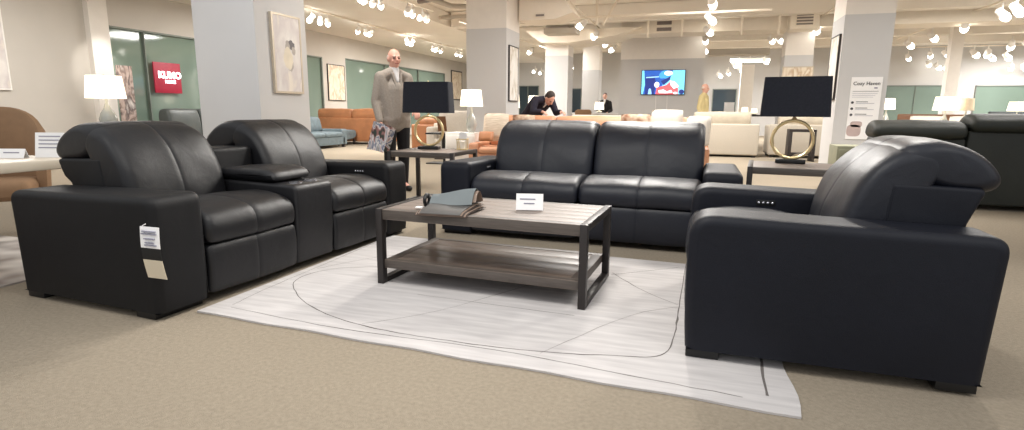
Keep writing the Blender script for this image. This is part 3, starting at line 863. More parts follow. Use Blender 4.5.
text('lettering', 'KUMO', .21, M['neon'], t, (.05, -.006, .06), (PI/2, 0, 0), bold=.008)
text('lettering', 'HOME', .10, M['neon'], t, (.05, -.006, -.09), (PI/2, 0, 0), bold=.004)

# ------------------------------------------------------------------ background seating
def bg_sofa(name, label, cat, m, mc, loc, rotz, w, d=.95, h=.85, n=2, aw=.2, sh=.43, ah=.62, top=None, legm='frame_dark', group=None, leg=.08, arms=True):
    t = thing(name, label, cat, loc, rotz, group)
    obj('base', pad(B(), rpoly([(.0, leg), (0, sh-.12), (d-.02, sh-.12), (d-.02, leg)], .02, 3), aw*.5, w-aw*.5, .02, nmid=3, ne=3), m, t)
    A = rpoly([(0, leg), (0, ah), (d-.035, ah), (d-.035, leg)], [.02, .06, .06, .02], 4)
    if arms:
        for x0 in (0, w-aw): obj('arm', pad(B(), A, x0, x0+aw, .04, nmid=3, ne=4), m, t)
    obj('back_frame', pad(B(), rpoly([(d-.22, leg), (d-.22, h-.12), (d, h-.12), (d, leg)], .04, 4), 0 if not arms else .01, w if not arms else w-.01, .04, nmid=4, ne=4), m, t)
    cw = (w-2*aw*(1 if arms else 0))/n; o = aw if arms else 0
    for k in range(n):
        x0, x1 = o+k*cw+.005, o+(k+1)*cw-.005
        obj('seat_cushion', pad(B(), chaikin([(-.01, sh-.13), (-.03, sh-.05), (.0, sh), (.3, sh+.02), (d-.26, sh), (d-.26, sh-.13)], 2), x0, x1, .04, puff=.012), mc, t)
        tp = top or h
        obj('back_cushion', pad(B(), chaikin([(d-.42, sh), (d-.42, sh+.2), (d-.36, tp-.02), (d-.2, tp), (d-.06, tp-.03), (d-.05, h-.14), (d-.24, sh)], 2), x0, x1, .06, puff=.02, amp=.012), mc, t)
    for sx in (.06, w-.14):
        for sy in (.04, d-.12): obj('leg', bx(sx, sx+.08, sy, sy+.08, 0, leg), M[legm], t, smooth=False)
    return t
def back_to_us(x0, x1, y0): return (x1, y0, 0), PI   # local front looks to +y
# beige pair with their backs to the camera
bg_sofa('beige_sofa', 'beige sofa seen from behind with a loose back cushion, nearest the yellow-shirted man', 'sofa', M['beige'], M['beige_in'], (1.50, 15.9, 0), PI, 1.75, 1.0, .93, 1, top=1.09, ah=.72, leg=.05)
bg_sofa('beige_sofa', 'beige sofa seen from behind through the gold ring of the right lamp', 'sofa', M['beige'], M['beige_in'], (3.22, 16.2, 0), PI, 1.48, 1.0, .93, 1, top=.99, ah=.78, leg=.06)
# dark frame side table in front of it
t = thing('side_table', 'small black open-frame side table with an arched lower rail behind the gold ring', 'side table', (2.05, 14.2, 0), 0)
obj('top', bx(0, .56, 0, .4, .66, .72, bev=.006), M['frame_dark'], t)
for x in (0, .49): obj('leg_panel', bx(x, x+.07, .0, .4, 0, .66, bev=.004), M['frame_dark'], t)
arch = [(.07, .04)]+[(.28-.21*math.cos(PI*k/10), .06+.12*math.sin(PI*k/10)) for k in range(11)]+[(.49, .04), (.49, .2), (.07, .2)]
obj('arched_rail', prism(B(), arch, .02, .05, 'y'), M['frame_dark'], t, smooth=False)
# cognac sofas
bg_sofa('cognac_sofa', 'cognac leather sofa seen from behind at the left by the green windows', 'sofa', M['tan_leather'], M['tan_leather'], (-8.95, 16.6, 0), PI, 2.95, .95, .94, 2, top=1.10, ah=.80)
bg_sofa('cognac_sofa', 'long light cognac leather sofa just behind the black sofa', 'sofa', M['tan_light'], M['tan_light'], (-3.93, 9.6, 0), 0, 4.18, 1.0, 1.0, 3, top=.99, ah=.5, aw=.2)
bg_sofa('cognac_sofa', 'cognac leather loveseat behind the gold ring of the left lamp', 'sofa', M['tan_leather'], M['tan_leather'], (-5.05, 14.0, 0), PI, 1.9, .9, .84, 2, top=.9, ah=.6)
t = thing('accent_table', 'slim black c-shaped side table behind the left gold ring', 'side table', (-4.98, 10.6, 0), 0)
obj('top', bx(-.22, .22, -.18, .18, .60, .63), M['black'], t, smooth=False)
obj('post', bx(.02, .06, .14, .18, 0, .60), M['black'], t, smooth=False)
obj('foot', bx(-.22, .22, -.18, .18, 0, .02), M['black'], t, smooth=False)
# blue
bg_sofa('blue_sofa', 'blue-grey velvet sofa beside the near column, in front of the cognac sofa', 'sofa', M['blue'], M['blue'], (-9.75, 12.35, 0), PI/2, 2.1, 1.1, .74, 2, aw=.24, ah=.52, top=.86)
t = thing('blue_ottoman', 'blue-grey velvet ottoman right of the blue sofa', 'ottoman', (-10.8, 15.08, 0), 0)
obj('cushion', pad(B(), chaikin([(-.5, .16), (-.52, .42), (-.4, .46), (.4, .46), (.52, .42), (.5, .16)], 2), -.3, .62, .05, puff=.01), M['blue'], t)
for sx in (-.25, .55):
    for sy in (-.42, .4): obj('leg', bx(sx, sx+.05, sy, sy+.05, 0, .18), M['frame_dark'], t, smooth=False)
# by the green window
bg_sofa('window_sofa', 'dark grey leather sofa under the red sign by the green window', 'sofa', M['window_sofa'], M['window_sofa'], (-10.2, 9.25, 0), PI/2, 2.9, 1.0, .9, 3, top=1.06, ah=.66)
# white sofa
bg_sofa('white_sofa', 'cream white sofa behind the lit glass lamp, left of the black sofa', 'sofa', M['cream'], M['cream'], (-5.95, 11.95, 0), 0, 1.25+.9, .6, .9, 2, top=1.06, ah=.7)
gourd_lamp('lit white lamp on a clear gourd base, just left of the black sofa back', (-4.12, 10.25, .66), .44, .31, .50)
nightstand('white side cabinet carrying the gourd lamp', (-4.28, 10.3, 0), .62, .5, .66, M['white'], name='side_cabinet')
# pillows
def pillow(label, loc, w, h, t_, m, rotz=0, tilt=-.2):
    o = obj('throw_pillow', cushion(B(), (0, 0, h/2), w, h, t_), m); o.location = loc; o.rotation_euler = (tilt, 0, rotz)
    return tag(o, label, 'pillow')
M['rib'] = mat('ribbed_cream', (232, 218, 200), .95, rgb2=(204, 186, 164), vscale=4, stretch=(2, 2, 22), detail=1)
M['patt'] = mat('brown_pattern', (226, 206, 182), .95, rgb2=(140, 98, 72), vscale=9, detail=1)
pillow('ribbed cream throw pillow at the left end of the light cognac sofa', (-3.50, 9.85, .53), .50, .52, .16, M['rib'])
pillow('orange-tan throw pillow lying low at the left arm of the light cognac sofa', (-3.60, 9.62, .535), .28, .20, .10, M['tan_leather'], .1, -.5)
pillow('brown patterned throw pillow behind the right half of the black sofa back', (-.98, 9.93, .56), .52, .50, .18, M['patt'], .05)
pillow('plain white throw pillow, taller of the two behind the right black sofa cushion', (-.46, 9.93, .56), .54, .58, .2, M['cream'])
pillow('plain white throw pillow at the right arm of the light cognac sofa', (.04, 9.62, .54), .40, .50, .18, M['cream'], -.2)
pillow('patterned pillow leaning next to the ribbed cream pillow', (-2.98, 9.9, .53), .44, .5, .16, M['patt'], .08)
bg_sofa('charcoal_sofa', 'charcoal grey sofa in front of the television wall', 'sofa', M['charcoal'], M['charcoal'], (-1.95, 15.1, 0), 0, 1.6, .9, .96, 3, top=1.02, ah=.7)
# dark green recliner pair on the right
def green_sofa():
    t = thing('green_sofa', 'dark green leather power sofa seen from behind at the right edge', 'sofa', (4.22, 8.55, 0), PI)
    w = 2.25
    obj('base', pad(B(), rpoly([(0, .06), (0, .3), (.8, .3), (.8, .06)], .02, 3), .1, w-.1, .02, nmid=3), M['green'], t)
    for x0 in (0, w-.24): obj('arm', pad(B(), rpoly([(0, .05), (0, .62), (.9, .62), (.9, .05)], [.02, .06, .06, .02], 4), x0, x0+.24, .04, nmid=3), M['green'], t)
    for k, (x0, x1, top, dz) in enumerate(((.02, 1.27, 1.09, 0), (1.28, 2.22, 1.01, -.09))):
        obj('rear_panel', pad(B(), rpoly([(.6, .06), (.64, .90+dz), (.86, .90+dz), (.84, .06)], [.02, .03, .03, .02], 4), x0, x1, .025, nmid=4), M['green'], t)
        obj('headrest', pad(B(), chaikin([(.5, .88+dz), (.5, 1.02+dz), (.62, top), (.8, top-.01), (.93, 1.02+dz), (.93, .92+dz), (.86, .885+dz)], 2), x0, x1, .07, puff=.01, amp=.008), M['green'], t)
        obj('seat_cushion', pad(B(), chaikin([(-.02, .3), (-.03, .44), (.3, .5), (.62, .47), (.62, .3)], 2), max(x0, .25), min(x1, w-.25), .05), M['green'], t)
        obj('back_cushion', pad(B(), chaikin([(.45, .44), (.42, .6), (.5, .92+dz), (.64, .92+dz), (.64, .44)], 2), max(x0, .25), min(x1, w-.25), .06), M['green'], t)
    for sx in (.06, w-.14):
        for sy in (.05, .74): obj('leg', bx(sx, sx+.08, sy, sy+.08, 0, .06), M['black'], t, smooth=False)
green_sofa()
nightstand('low olive-grey side table left of the green sofa', (2.15, 9.1, 0), .5, .5, .64, mat('olive_table', (140, 140, 118), .7), name='side_table')

# beds and lamps on the far right
def bed(label, loc, w, hb, m, rotz=0):
    t = thing('bed', label, 'bed', loc, rotz)
    obj('bed_frame', bx(-w/2, w/2, -2.0, 0, .12, .34, bev=.02), m, t)
    obj('mattress', pad(B(), rpoly([(-1.98, .34), (-1.98, .62), (-.02, .62), (-.02, .34)], .06, 4), -w/2+.02, w/2-.02, .06, nmid=4), M['cream'], t)
    obj('headboard', pad(B(), rpoly([(0, .05), (0, hb), (.1, hb), (.1, .05)], .04, 4), -w/2-.05, w/2+.05, .04, nmid=5), m, t)
    for sx in (-1, 1):
        obj('leg', bx(sx*(w/2-.1)-.04, sx*(w/2-.1)+.04, -1.9, -1.82, 0, .13), M['frame_dark'], t, smooth=False)
    return t
bed('bed with a brown wooden headboard behind the left green headrest', (6.38, 18.3, 0), 2.0, 1.08, M['brown_wood'])
pillow('white bed pillow, left one against the brown headboard', (5.92, 17.95, .63), .8, .42, .2, M['cream'])
pillow('white bed pillow, right one against the brown headboard', (6.82, 17.95, .63), .8, .42, .2, M['cream'])
bed('bed with a charcoal headboard behind the green sofa at far right', (9.35, 21.5, 0), 1.2, 1.18, M['charcoal'])
nightstand('white nightstand left of the brown headboard bed', (5.0, 18.2, 0), .5, .45, .70, M['white'])
gourd_lamp('lit white lamp beside the poster, left of the brown headboard bed', (5.0, 18.2, .70), .42, .30, .50)
nightstand('white nightstand behind the gap between the green headrests', (4.86, 13.7, 0), .95, .45, .66, M['white'])
gourd_lamp('lit white lamp above the gap between the two green headrests', (4.80, 13.7, .66), .44, .27, .50)
gourd_lamp('unlit beige lamp right of the lit lamp above the green headrests', (5.17, 13.75, .66), .26, .24, .50, 'shade_beige')
nightstand('white nightstand behind the right edge of the green sofa', (8.05, 18.4, 0), .55, .45, .66, M['white'])
gourd_lamp('lit white lamp at the right edge above the green sofa', (8.05, 18.4, .66), .44, .24, .52)

# far middle: console with sign and lamps, counter, desk lamp
t = thing('console_table', 'dark console table with lamps behind the left beige sofa', 'table', (1.7, 20.6, 0), 0)
obj('tabletop', bx(-.95, .95, -.25, .25, .96, 1.02), M['frame_dark'], t, smooth=False)
for x in (-.9, .84):
    obj('leg', bx(x, x+.06, -.22, .22, 0, .96), M['frame_dark'], t, smooth=False)
stand_card('price_card', 'white sign card standing on the console behind the left beige sofa', (1.05, 20.5, 1.02), 0, .32, .40, [])
gourd_lamp('tiny lit lamp on the far console, nearest the white sign card', (1.55, 20.6, 1.02), .22, .16, .08)
gourd_lamp('tiny lit lamp on the far console, middle of three', (1.84, 20.6, 1.02), .20, .14, .06)
gourd_lamp('lit square lamp on the far console by the black shade', (2.2, 20.6, 1.02), .32, .28, .10)
t = thing('service_counter', 'white service counter in front of the standing man in the dark suit', 'counter', (-3.05, 20.4, 0), 0)
obj('counter_body', bx(-1.35, 1.0, -.3, .3, 0, .99, bev=.01), M['white'], t)
obj('countertop', bx(-1.4, 1.05, -.36, .34, .99, 1.03, bev=.008), M['paper'], t)
gourd_lamp('lit white lamp on the service counter left of the man in the dark suit', (-3.28, 20.3, 1.03), .34, .26, .12)
t = thing('white_bed', 'white low bed between the leaning man and the service counter', 'bed', (-3.55, 17.2, 0), 0)
obj('mattress', pad(B(), rpoly([(-1.4, .3), (-1.4, .62), (0, .62), (0, .3)], .06, 4), -.0, 1.5, .06, nmid=4), M['cream'], t)
obj('bed_frame', bx(-.02, 1.52, -1.42, .02, .06, .32, bev=.02), M['white'], t)
obj('headboard', pad(B(), rpoly([(0, .05), (0, .98), (.1, .98), (.1, .05)], .04, 4), -.05, 1.55, .04, nmid=4), M['cream'], t)
gourd_lamp('lit square-shaded lamp left of the leaning man', (-4.78, 14.9, .66), .40, .36, .50, base='white')
nightstand('white nightstand left of the leaning man', (-4.78, 14.9, 0), .55, .45, .66, M['white'])
gourd_lamp('lit white lamp just behind the leaning man', (-4.77, 17.0, .66), .36, .26, .62, base='white')
nightstand('white nightstand behind the leaning man', (-4.85, 17.0, 0), .5, .4, .66, M['white'])
t = thing('brown_armchair', 'brown high-backed armchair by the taupe far column', 'chair', (-3.6, 18.9, 0), 0)
obj('backrest', pad(B(), chaikin([(0, .3), (-.02, 1.0), (.05, 1.16), (.16, 1.12), (.2, .3)], 2), -.28, .28, .1), M['chair_tan'], t)
obj('seat', pad(B(), chaikin([(-.5, .25), (-.5, .46), (0, .44), (.05, .25)], 2), -.28, .28, .05), M['chair_tan'], t)
for sx in (-.22, .2):
    for sy in (-.4, .05): obj('leg', bx(sx, sx+.04, sy, sy+.04, 0, .27), M['frame_dark'], t, smooth=False)
t = thing('display_easel', 'small brown tilted display frame behind the left black lamp shade', 'display', (-5.35, 11.5, 0), .2)
obj('panel', prism(B(), [(0, .95), (.02, .95), (.16, .62), (.14, .62)], -.1, .1), M['brown_wood'], t, smooth=False)
obj('stand', bx(-.02, .02, .12, .16, 0, .7), M['frame_dark'], t, smooth=False)
obj('foot', bx(-.16, .16, 0, .28, 0, .03), M['frame_dark'], t, smooth=False)

# television
t = thing('television', 'wall television showing a blue and red sports picture', 'television', (-1.06, 18.985, 2.01), 0)
w, h = 1.36, .78
obj('bezel', bx(-w/2, w/2, -.06, 0, -h/2, h/2, bev=.01), M['black'], t)
bm = B()
def poly(pts, mi, lay):
    f = bm.faces.new([bm.verts.new((-w/2+.02+(w-.04)*a, -.062-.0006*lay, h/2-.02-(h-.04)*b)) for a, b in pts]); f.material_index = mi
def disc(a, b, r, s, mi, lay): poly([(a+r*math.cos(2*PI*k/20), b+s*math.sin(2*PI*k/20)) for k in range(20)], mi, lay)
poly([(0, 0), (1, 0), (1, 1), (0, 1)], 0, 0)
poly([(0, 0), (.72, 0), (.66, .35), (.5, .6), (.36, 1), (0, 1)], 1, 1)
poly([(.0, .0), (.05, 0), (.08, .6), (.04, 1), (0, 1)], 0, 2)
poly([(.08, .25), (.30, .22), (.34, .55), (.30, 1), (.22, 1), (.2, .75), (.15, 1), (.09, 1)], 2, 2)
disc(.56, .17, .14, .17, 3, 3); disc(.62, .12, .10, .10, 4, 4); disc(.47, .22, .07, .12, 3, 5)
poly([(.45, .45), (.62, .3), (.68, .22), (.66, .4), (.52, .62)], 2, 5)
poly([(.34, 1), (.36, .72), (.58, .62), (.66, .48), (.78, .55), (.86, .75), (.86, 1)], 5, 6)
poly([(.66, .42), (.78, .48), (.88, .68), (.76, .78), (.68, .62)], 4, 7)
disc(.36, .60, .06, .12, 4, 8); disc(.94, .9, .06, .1, 2, 8); disc(.80, .95, .05, .05, 4, 9)
poly([(.1, .27), (.4, .24), (.4, .29), (.1, .32)], 6, 8)
poly([(.40, .84), (.52, .80), (.60, .88), (.70, .82), (.74, .93), (.58, .96), (.42, .95)], 4, 9)
poly([(.17, .8), (.2, .74), (.23, .8), (.25, 1), (.16, 1)], 6, 9)
cols = [(120, 206, 238), (34, 86, 176), (26, 44, 120), (70, 160, 220), (236, 240, 248), (232, 96, 100), (150, 200, 240)]
obj('screen', bm, [mat('screen_%d' % i, c, .4, var=.06, vscale=20, emit=.85) for i, c in enumerate(cols)], t, smooth=False)
for x in (-.2, .15): obj('cable', tube(B(), [(x, -.008, -h/2), (x+.01, -.008, -h/2-.35), (x, -.008, -h/2-.7)], .006, 6), M['white'], t)

# poster on the right column
t = thing('column_poster', 'white Cozy Haven poster with three bullet points on the right column', 'poster', (2.76, 11.285, 1.17), 0)
pw, ph = .47, 1.06
obj('board', bx(-pw/2, pw/2, 0, .012, -ph/2, ph/2), M['paper'], t, smooth=False)
text('lettering', 'Cozy Haven', .083, M['ink_dark'], t, (.0, -.003, .42), (PI/2, 0, 0), bold=.001)
obj('small_mark', bx(.12, .17, -.003, 0, .335, .36), M['ink'], t, smooth=False)
obj('rule', bx(-.2, .19, -.003, 0, .288, .294), M['ink_dark'], t, smooth=False)
for k in range(3): obj('rule', bx(-.2, .18-.03*k, -.003, 0, .25-.03*k, .254-.03*k), M['ink'], t, smooth=False)
for k in range(3):
    z = .10-.105*k
    bm = lathe(B(), [(.022, -.0), (.022, .004)], 18); bmesh.ops.rotate(bm, verts=bm.verts, matrix=Matrix.Rotation(PI/2, 3, 'X'), cent=(0, 0, 0)); bmesh.ops.translate(bm, verts=bm.verts, vec=(-.185, 0, z))
    obj('bullet', bm, M['ink_dark'], t)
    obj('text_line', bx(-.13, .05, -.003, 0, z+.008, z+.018), M['ink_dark'], t, smooth=False); obj('text_line', bx(-.13, .15, -.003, 0, z-.016, z-.01), M['ink'], t, smooth=False)
bm = B()
for (cx, cz, rx, rz, mi) in ((-.12, -.38, .11, .10, 0), (-.09, -.27, .09, .05, 0), (.14, -.34, .09, .15, 1), (.15, -.33, .065, .075, 2), (.15, -.33, .04, .045, 0)):
    f = bm.faces.new([bm.verts.new((cx+rx*math.copysign(abs(math.cos(2*PI*k/28))**.6, math.cos(2*PI*k/28)), -.002-.0006*(mi+(1 if rx == .04 else 0)), cz+rz*math.copysign(abs(math.sin(2*PI*k/28))**.6, math.sin(2*PI*k/28)))) for k in range(28)]); f.material_index = mi
obj('picture', bm, [mat('poster_mauve', (190, 170, 166), .7), M['paper'], mat('poster_navy', (70, 70, 84), .7)], t, smooth=False)

# ------------------------------------------------------------------ ceiling spotlights and tracks
def spot_proto(label, loc, group):
    t = thing('track_spotlight', label, 'spotlight', loc, 0, group)
    obj('stem', tube(B(), [(0, 0, .08), (0, 0, .22)], .012, 8), M['white'], t)
    T = Matrix.Translation((0, 0, .05)) @ Matrix.Rotation(math.radians(52), 4, 'X')
    bm = lathe(B(), [(.03, .10), (.05, .085), (.058, .02), (.062, -.03), (.056, -.03)], 16); bm.transform(T)
    obj('housing', bm, M['white'], t)
    bm = lathe(B(), [(.055, -.02), (.062, -.035), (.066, -.07), (.058, -.12), (.036, -.155), (.006, -.165)], 16); bm.transform(T)  # lens drawn out into a big dome that imitates glare
    obj('lens', bm, M['lamp'], t)
    return t
ORD = ['nearest', 'second', 'third', 'fourth', 'fifth', 'sixth']
first = None
def track(name, label, p0, p1):
    a, b = Vector(p0), Vector(p1)
    bm = B(); d = (b-a).normalized(); tube(bm, [a, b], .022, 6)
    o = obj('track_rail', bm, M['duct'], smooth=False); tag(o, label, 'track')
    return o
TR = [
 ('the long track left of the television', [(-2.88, 12.3, 3.2), (-2.88, 14.75, 3.2), (-2.88, 16.7, 3.2), (-2.88, 18.7, 3.2), (-2.88, 20.5, 3.2)], 1.25),
 ('the track right of the television', [(.16, 12.4, 3.2), (.16, 14.6, 3.2), (.15, 16.7, 3.2), (.12, 18.6, 3.2), (.1, 21.6, 3.2)], 1.25),
 ('the track ending at the poster column', [(2.98, 12.75, 3.25), (2.86, 17.0, 3.2), (2.82, 18.9, 3.2), (2.78, 21.3, 3.2)], 1.3),
 ('the slanting track at the far right', [(6.25, 15.0, 3.2), (6.25, 15.6, 3.2), (6.25, 17.4, 3.2), (6.25, 19.5, 3.2), (6.25, 21.4, 3.2)], 1.4),
 ('the near cluster over the green windows', [(-9.4, 12.6, 3.3), (-9.4, 12.95, 3.3), (-9.4, 13.25, 3.3)], 1.),
 ('the second cluster over the green windows', [(-9.4, 14.7, 3.3), (-9.4, 15.1, 3.3), (-9.4, 15.4, 3.3)], 1.),
 ('the pair above the bald standing man', [(-9.4, 17.6, 3.3), (-9.4, 18.0, 3.3)], 1.0),
 ('the cluster above the left black lamp shade', [(-9.4, 19.6, 3.3), (-9.4, 19.95, 3.3), (-9.4, 20.35, 3.3)], 1.0),
 ('the far pair over the green windows', [(-9.3, 21.6, 3.3), (-9.3, 22.0, 3.3)], 1.0),
 ('the cluster at the photo top, left of pipes', [(-6.65, 10.5, 3.3), (-6.65, 10.75, 3.3), (-6.65, 11.02, 3.3), (-6.65, 11.3, 3.3)], 1.),
 ('the cluster among the ceiling pipes', [(-6.5, 12.25, 3.3), (-6.5, 12.5, 3.3), (-6.5, 13.0, 3.3), (-6.5, 13.25, 3.3)], 1.),
 ('the short track right of the middle column', [(-6.0, 19.0, 3.2), (-5.9, 20.5, 3.2)], 1.2),
 ('the low far row by the middle column', [(-8.0, 25.2, 3.0), (-7.7, 27.6, 3.0), (-7.7, 28.8, 3.0), (-5.45, 25.7, 3.0)], 1.2),
 ('the pair above the right black lamp shade', [(2.01, 19.3, 3.22), (2.24, 19.3, 3.22)], 1.1),
 ('the far cluster right of the television', [(1.6, 26.3, 3.1), (1.45, 27.2, 3.1), (1.75, 27.6, 2.9), (1.3, 28.4, 2.85), (2.5, 25.4, 3.1), (.9, 28.6, 2.75)], 1.3),
 ('the bright bank at the right edge', [(9.36, 22.4, 3.2), (9.76, 22.4, 3.2), (9.0, 24.0, 3.1), (9.4, 24.0, 3.1), (10.6, 26.8, 3.2), (11.1, 26.8, 3.2)], 1.5),
 ('the low right row above the far windows', [(12.2, 28.9, 2.95), (12.6, 28.9, 2.95), (9.5, 28.6, 3.0), (9.9, 28.8, 3.0)], 1.4),
 ('the far row right of the poster column', [(7.7, 26.2, 3.2), (8.1, 25.2, 3.2), (8.5, 25.0, 3.2), (9.3, 29.0, 3.15)], 1.3),
]
WORD = {1: 'only', 2: 'two', 3: 'three', 4: 'four', 5: 'five', 6: 'six'}
proto = None
for where, pts, sc in TR:
    n = len(pts)
    nat = ['near one', 'second one', 'third one', 'fourth one', 'fifth one', 'sixth one']
    for k, p in enumerate(pts):
        lab = f'{nat[k]} of {WORD[n]} ceiling spotlights on {where}'
        lab = lab.replace('on the cluster', 'in the cluster').replace('on the pair', 'in the pair').replace('on the near cluster', 'in the near cluster').replace('on the second cluster', 'in the second cluster').replace('on the far', 'in the far').replace('on the bright', 'in the bright').replace('on the low', 'in the low')
        if proto is None:
            o = proto = spot_proto(lab, p, 'ceiling spotlights')
        else: o = dup(proto, p, .6*math.sin(k*2.1+len(where))+(.9 if p[0] < 0 else -.9), lab)
        o.scale = (sc, sc, sc)
ZR = 3.2
track('track_rail', 'long white light track left of the television', (-2.88, 9.0, 3.505), (-2.88, 22, 3.505))
track('track_rail', 'white light track running to the right end of the television wall', (.17, 9.0, 3.505), (.11, 18.95, 3.505))
track('track_rail', 'white light track beside the poster column', (3.2, 9.0, 3.57), (2.78, 22, 3.515))
track('track_rail', 'white light track slanting across the far right ceiling', (6.25, 11.0, 3.535), (6.25, 22.5, 3.535))
track('track_rail', 'thin light track over the green windows', (-9.4, 12.3, 3.555), (-9.4, 22.4, 3.555))
track('track_rail', 'short light track at the edge of the open ceiling', (-6.66, 10.2, 3.55), (-6.5, 13.6, 3.55))
track('track_rail', 'far cross track above the right green windows', (7.2, 24.6, 3.46), (14, 24.6, 3.46))
track('track_rail', 'light track right of the middle column', (-6.4, 15.0, 3.5), (-5.6, 23.0, 3.5))
t = thing('linear_pendant', 'glowing linear ceiling light far right of the television', 'ceiling light', (2.0, 26.0, 3.22))
obj('diffuser', bx(-.75, .75, -.12, .12, -.06, 0, bev=.02), M['lamp'], t)
obj('housing', bx(-.77, .77, -.14, .14, 0, .08), M['white'], t)
obj('hanger', tube(B(), [(0, 0, .08), (0, 0, .75)], .015, 6), M['white'], t)

# ------------------------------------------------------------------ people
std = dict(pelvis=(0, 0, .93), chest=(0, .01, 1.28), neck=(0, .015, 1.50), head=(0, -.01, 1.655), head_up=(0, 0, 1), face=(0, -1, 0),
           shL=(-.185, .015, 1.425), shR=(.185, .015, 1.425), elL=(-.245, .05, 1.15), elR=(.245, .05, 1.15), wrL=(-.25, -.04, .90), wrR=(.25, -.04, .90),
           hipL=(-.095, 0, .90), hipR=(.095, 0, .90), knL=(-.10, -.01, .49), knR=(.10, -.01, .49), anL=(-.10, .02, .09), anR=(.10, .02, .09))
# in local space the figure faces -y: local -x is image-left when rotz = 0
j = dict(std); j.update(elL=(-.25, .03, 1.13), wrL=(-.255, -.08, .88), face=(-.12, -1, -.05), elR=(.25, .0, 1.14), wrR=(.18, -.2, 1.02), front=(0, -1, 0))
person('bald man in a grey jacket holding a magazine behind the left end table', (-3.80, 6.75, 0), 1.0, j, M['jacket'], M['trouser'], M['hair_grey'], M['skin'], M['shirt'], bald=True, voxel=.011, hem=.055).scale = (1.05, 1.05, 1.05)
# the magazine in his right hand
t = thing('magazine', 'open glossy magazine with a busy picture cover held by the bald man', 'magazine', (-3.96, 6.33, .74), .30)
M['mag'] = art_mat('magazine_print', [(.30, (60, 64, 62)), (.40, (226, 222, 220)), (.47, (90, 104, 140)), (.52, (236, 230, 228)), (.58, (170, 120, 116)), (.66, (58, 66, 60))])
M['mag'].node_tree.nodes['Noise Texture'].inputs['Scale'].default_value = 13; M['mag'].node_tree.nodes['Noise Texture'].inputs['Detail'].default_value = 1
for s, nm in ((1, 'front_cover'), (-1, 'back_cover')):
    bm = B(); n = 8; r = []
    for k in range(n+1):
        u = k/n
        x = -.02+.30*math.sin(u*1.3)*(.9 if s > 0 else .75); y = s*(.01+.055*u*u)-.02
        sk = .10*u
        r.append([bm.verts.new((x, y, -.15-sk*.5)), bm.verts.new((x+.10, y, .20-sk)), bm.verts.new((x+.10, y+.004, .20-sk)), bm.verts.new((x, y+.004, -.15-sk*.5))])
    ring_faces(bm, r); bm.faces.new(r[0]); bm.faces.new(r[-1])
    obj(nm, bm, M['mag'], t)

j = dict(pelvis=(0, .30, .90), chest=(0, .02, 1.12), neck=(0, -.17, 1.20), head=(0, -.29, 1.215), head_up=(0, -.75, .62), face=(0, -.55, -.85),
         shL=(-.19, -.10, 1.19), shR=(.19, -.10, 1.19), elL=(-.27, -.14, .98), elR=(.27, -.16, .96), wrL=(-.22, -.33, .98), wrR=(.2, -.36, .98),
         hipL=(-.10, .30, .88), hipR=(.10, .30, .88), knL=(-.11, .28, .48), knR=(.11, .28, .48), anL=(-.11, .34, .09), anR=(.11, .34, .09), front=(0, -.5, -.8))
person('man in a navy jacket leaning forward over the back of the light cognac sofa', (-3.02, 11.2, 0), .95, j, M['navy'], M['navy'], M['hair_dark'], M['skin2'], M['shirt'], voxel=.012, hem=.06, handdir={'L': (0, -1, -.1), 'R': (0, -1, -.1)}).scale = (1.09, 1.09, 1.09)
j = dict(std); j.update(face=(.1, -1, -.1), front=(0, -1, 0), wrL=(-.15, -.22, 1.06), wrR=(.15, -.22, 1.06), elL=(-.25, .0, 1.14), elR=(.25, .0, 1.14))
person('man in a dark suit standing behind the white service counter', (-3.25, 21.35, -.02), 0, j, M['trouser'], M['trouser'], M['hair_dark'], M['skin2'], M['shirt'], voxel=.016)
j = dict(std); j.update(face=(0, -1, -.05))
person('bald man in a yellow shirt walking at the right end of the television wall', (.20, 16.85, 0), 1.25, j, M['yellow'], M['charcoal'], M['hair_grey'], M['skin2'], None, bald=True, voxel=.014).scale = (1.05, 1.05, 1.05)

# ------------------------------------------------------------------ light
wd = bpy.data.worlds.new('world'); bpy.context.scene.world = wd; wd.use_nodes = True
bg = wd.node_tree.nodes['Background']; bg.inputs[0].default_value = (.97, .98, 1, 1); bg.inputs[1].default_value = .75
def area(loc, sx, sy, power, color=(1, .975, .945), rot=(0, 0, 0)):
    l = bpy.data.lights.new('ceiling_light', 'AREA'); l.shape = 'RECTANGLE'; l.size = sx; l.size_y = sy; l.energy = power; l.color = color
    o = bpy.data.objects.new('ceiling_light', l); COL.objects.link(o); o.location = loc; o.rotation_euler = rot
    return o
for x, y, p in ((-9.4, 12, 130), (-9.4, 18, 150), (-9.3, 24, 150), (-5.5, 15, 180), (-5.5, 22, 220), (.2, 13.4, 140), (.2, 25, 260), (6, 14.2, 230), (4.5, 24, 260), (11, 20, 320), (12, 27, 260), (-9.5, 6.5, 95), (4.5, 8.5, 70), (-1, 9.6, 130)):
    area((x, y, 3.5 if x > -7 else 3.45), 1.6, 1.6, p*1.12)
def spot(loc, target, power, ang=70, blend=.6, r=.08, color=(1, .96, .9)):
    l = bpy.data.lights.new('added_spot', 'SPOT'); l.energy = power; l.spot_size = math.radians(ang); l.spot_blend = blend; l.shadow_soft_size = r; l.color = color  # unseen lamp, added to brighten its target
    o = bpy.data.objects.new('added_spot', l); COL.objects.link(o); o.location = loc
    o.rotation_euler = (Vector(target)-Vector(loc)).to_track_quat('-Z', 'Y').to_euler()
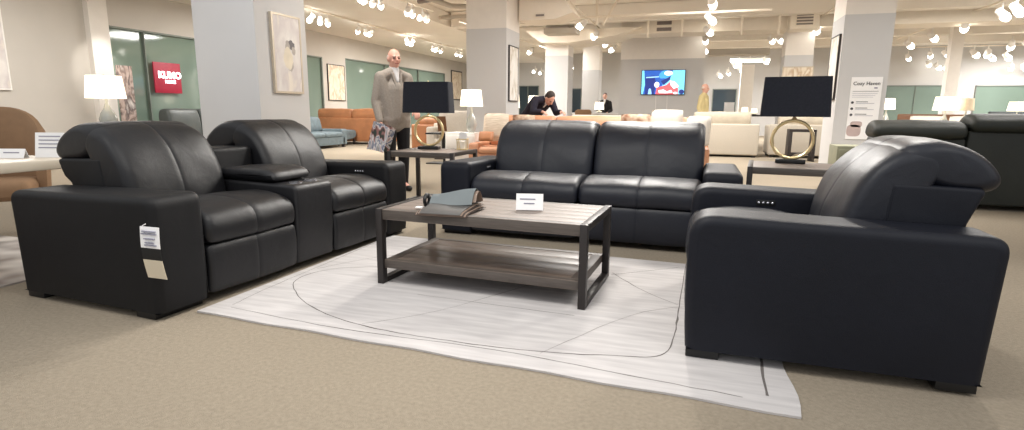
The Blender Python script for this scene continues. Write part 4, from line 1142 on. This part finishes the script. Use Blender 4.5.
spot((-2.0, 6.8, 3.5), (-2.9, 3.4, .4), 300, 75, .8, .2)  # unseen spots added over the main seating for highlights
spot((-.6, 7.6, 3.5), (-1.0, 4.6, .4), 420, 85, .8, .2)
spot((1.8, 6.6, 3.5), (.6, 3.4, .5), 240, 75, .8, .2)
spot((-1.0, 1.8, 3.5), (-1.2, 3.0, 0), 210, 95, .9, .25)
spot((-3.2, .6, 3.5), (-2.8, 2.6, 0), 60, 95, .9, .25)
spot((2.2, .8, 3.5), (1.2, 2.6, 0), 60, 95, .9, .25)
for lx, ly, pw in ((-3.6, 6.2, 200), (-4.8, 9.2, 330), (-7.6, 13.4, 420), (.9, 12.4, 160), (2.6, 9.2, 330), (-7.5, 9.5, 260), (1.2, 7.2, 250)):  # downward spots added to brighten the carpet behind the seating
    spot((lx, ly, 3.5), (lx, ly+.3, 0), pw, 80, .9, .25)
spot((-5.0, 3.4, 3.5), (-6.3, 6.6, 1.9), 190, 60, .9, .2, (.95, .97, 1))  # added to brighten the front face of the near column
spot((-3.6, 8.6, 3.5), (-5.8, 7.2, 1.9), 150, 60, .9, .2)  # added to brighten the painting side of the near column
spot((-9.9, 8.6, 3.4), (-12, 8.95, 1.8), 170, 30, .8, .05)  # added to wash the white post bright

# ------------------------------------------------------------------ camera
f, p, r, h, a = 562., .1834, .0082, 1.0826, .31
F = Vector((0, math.cos(p), -math.sin(p))); R0 = Vector((1, 0, 0)); U0 = R0.cross(F)
R1 = R0*math.cos(r)+U0*math.sin(r); U1 = -R0*math.sin(r)+U0*math.cos(r)
Z = Matrix.Rotation(a, 3, 'Z')
rot = Z @ Matrix((R1, U1, -F)).transposed()
cd = bpy.data.cameras.new('camera'); cam = bpy.data.objects.new('camera', cd); COL.objects.link(cam)
cam.matrix_world = Matrix.Translation((0, 0, h)) @ rot.to_4x4()
cd.sensor_width = 36; cd.lens = 36*f/1024; cd.clip_end = 200; cd.clip_start = .05
sc = bpy.context.scene; sc.camera = cam
sc.view_settings.view_transform = 'Standard'; sc.view_settings.look = 'None'; sc.view_settings.exposure = .3
sc.cycles.use_denoising = True
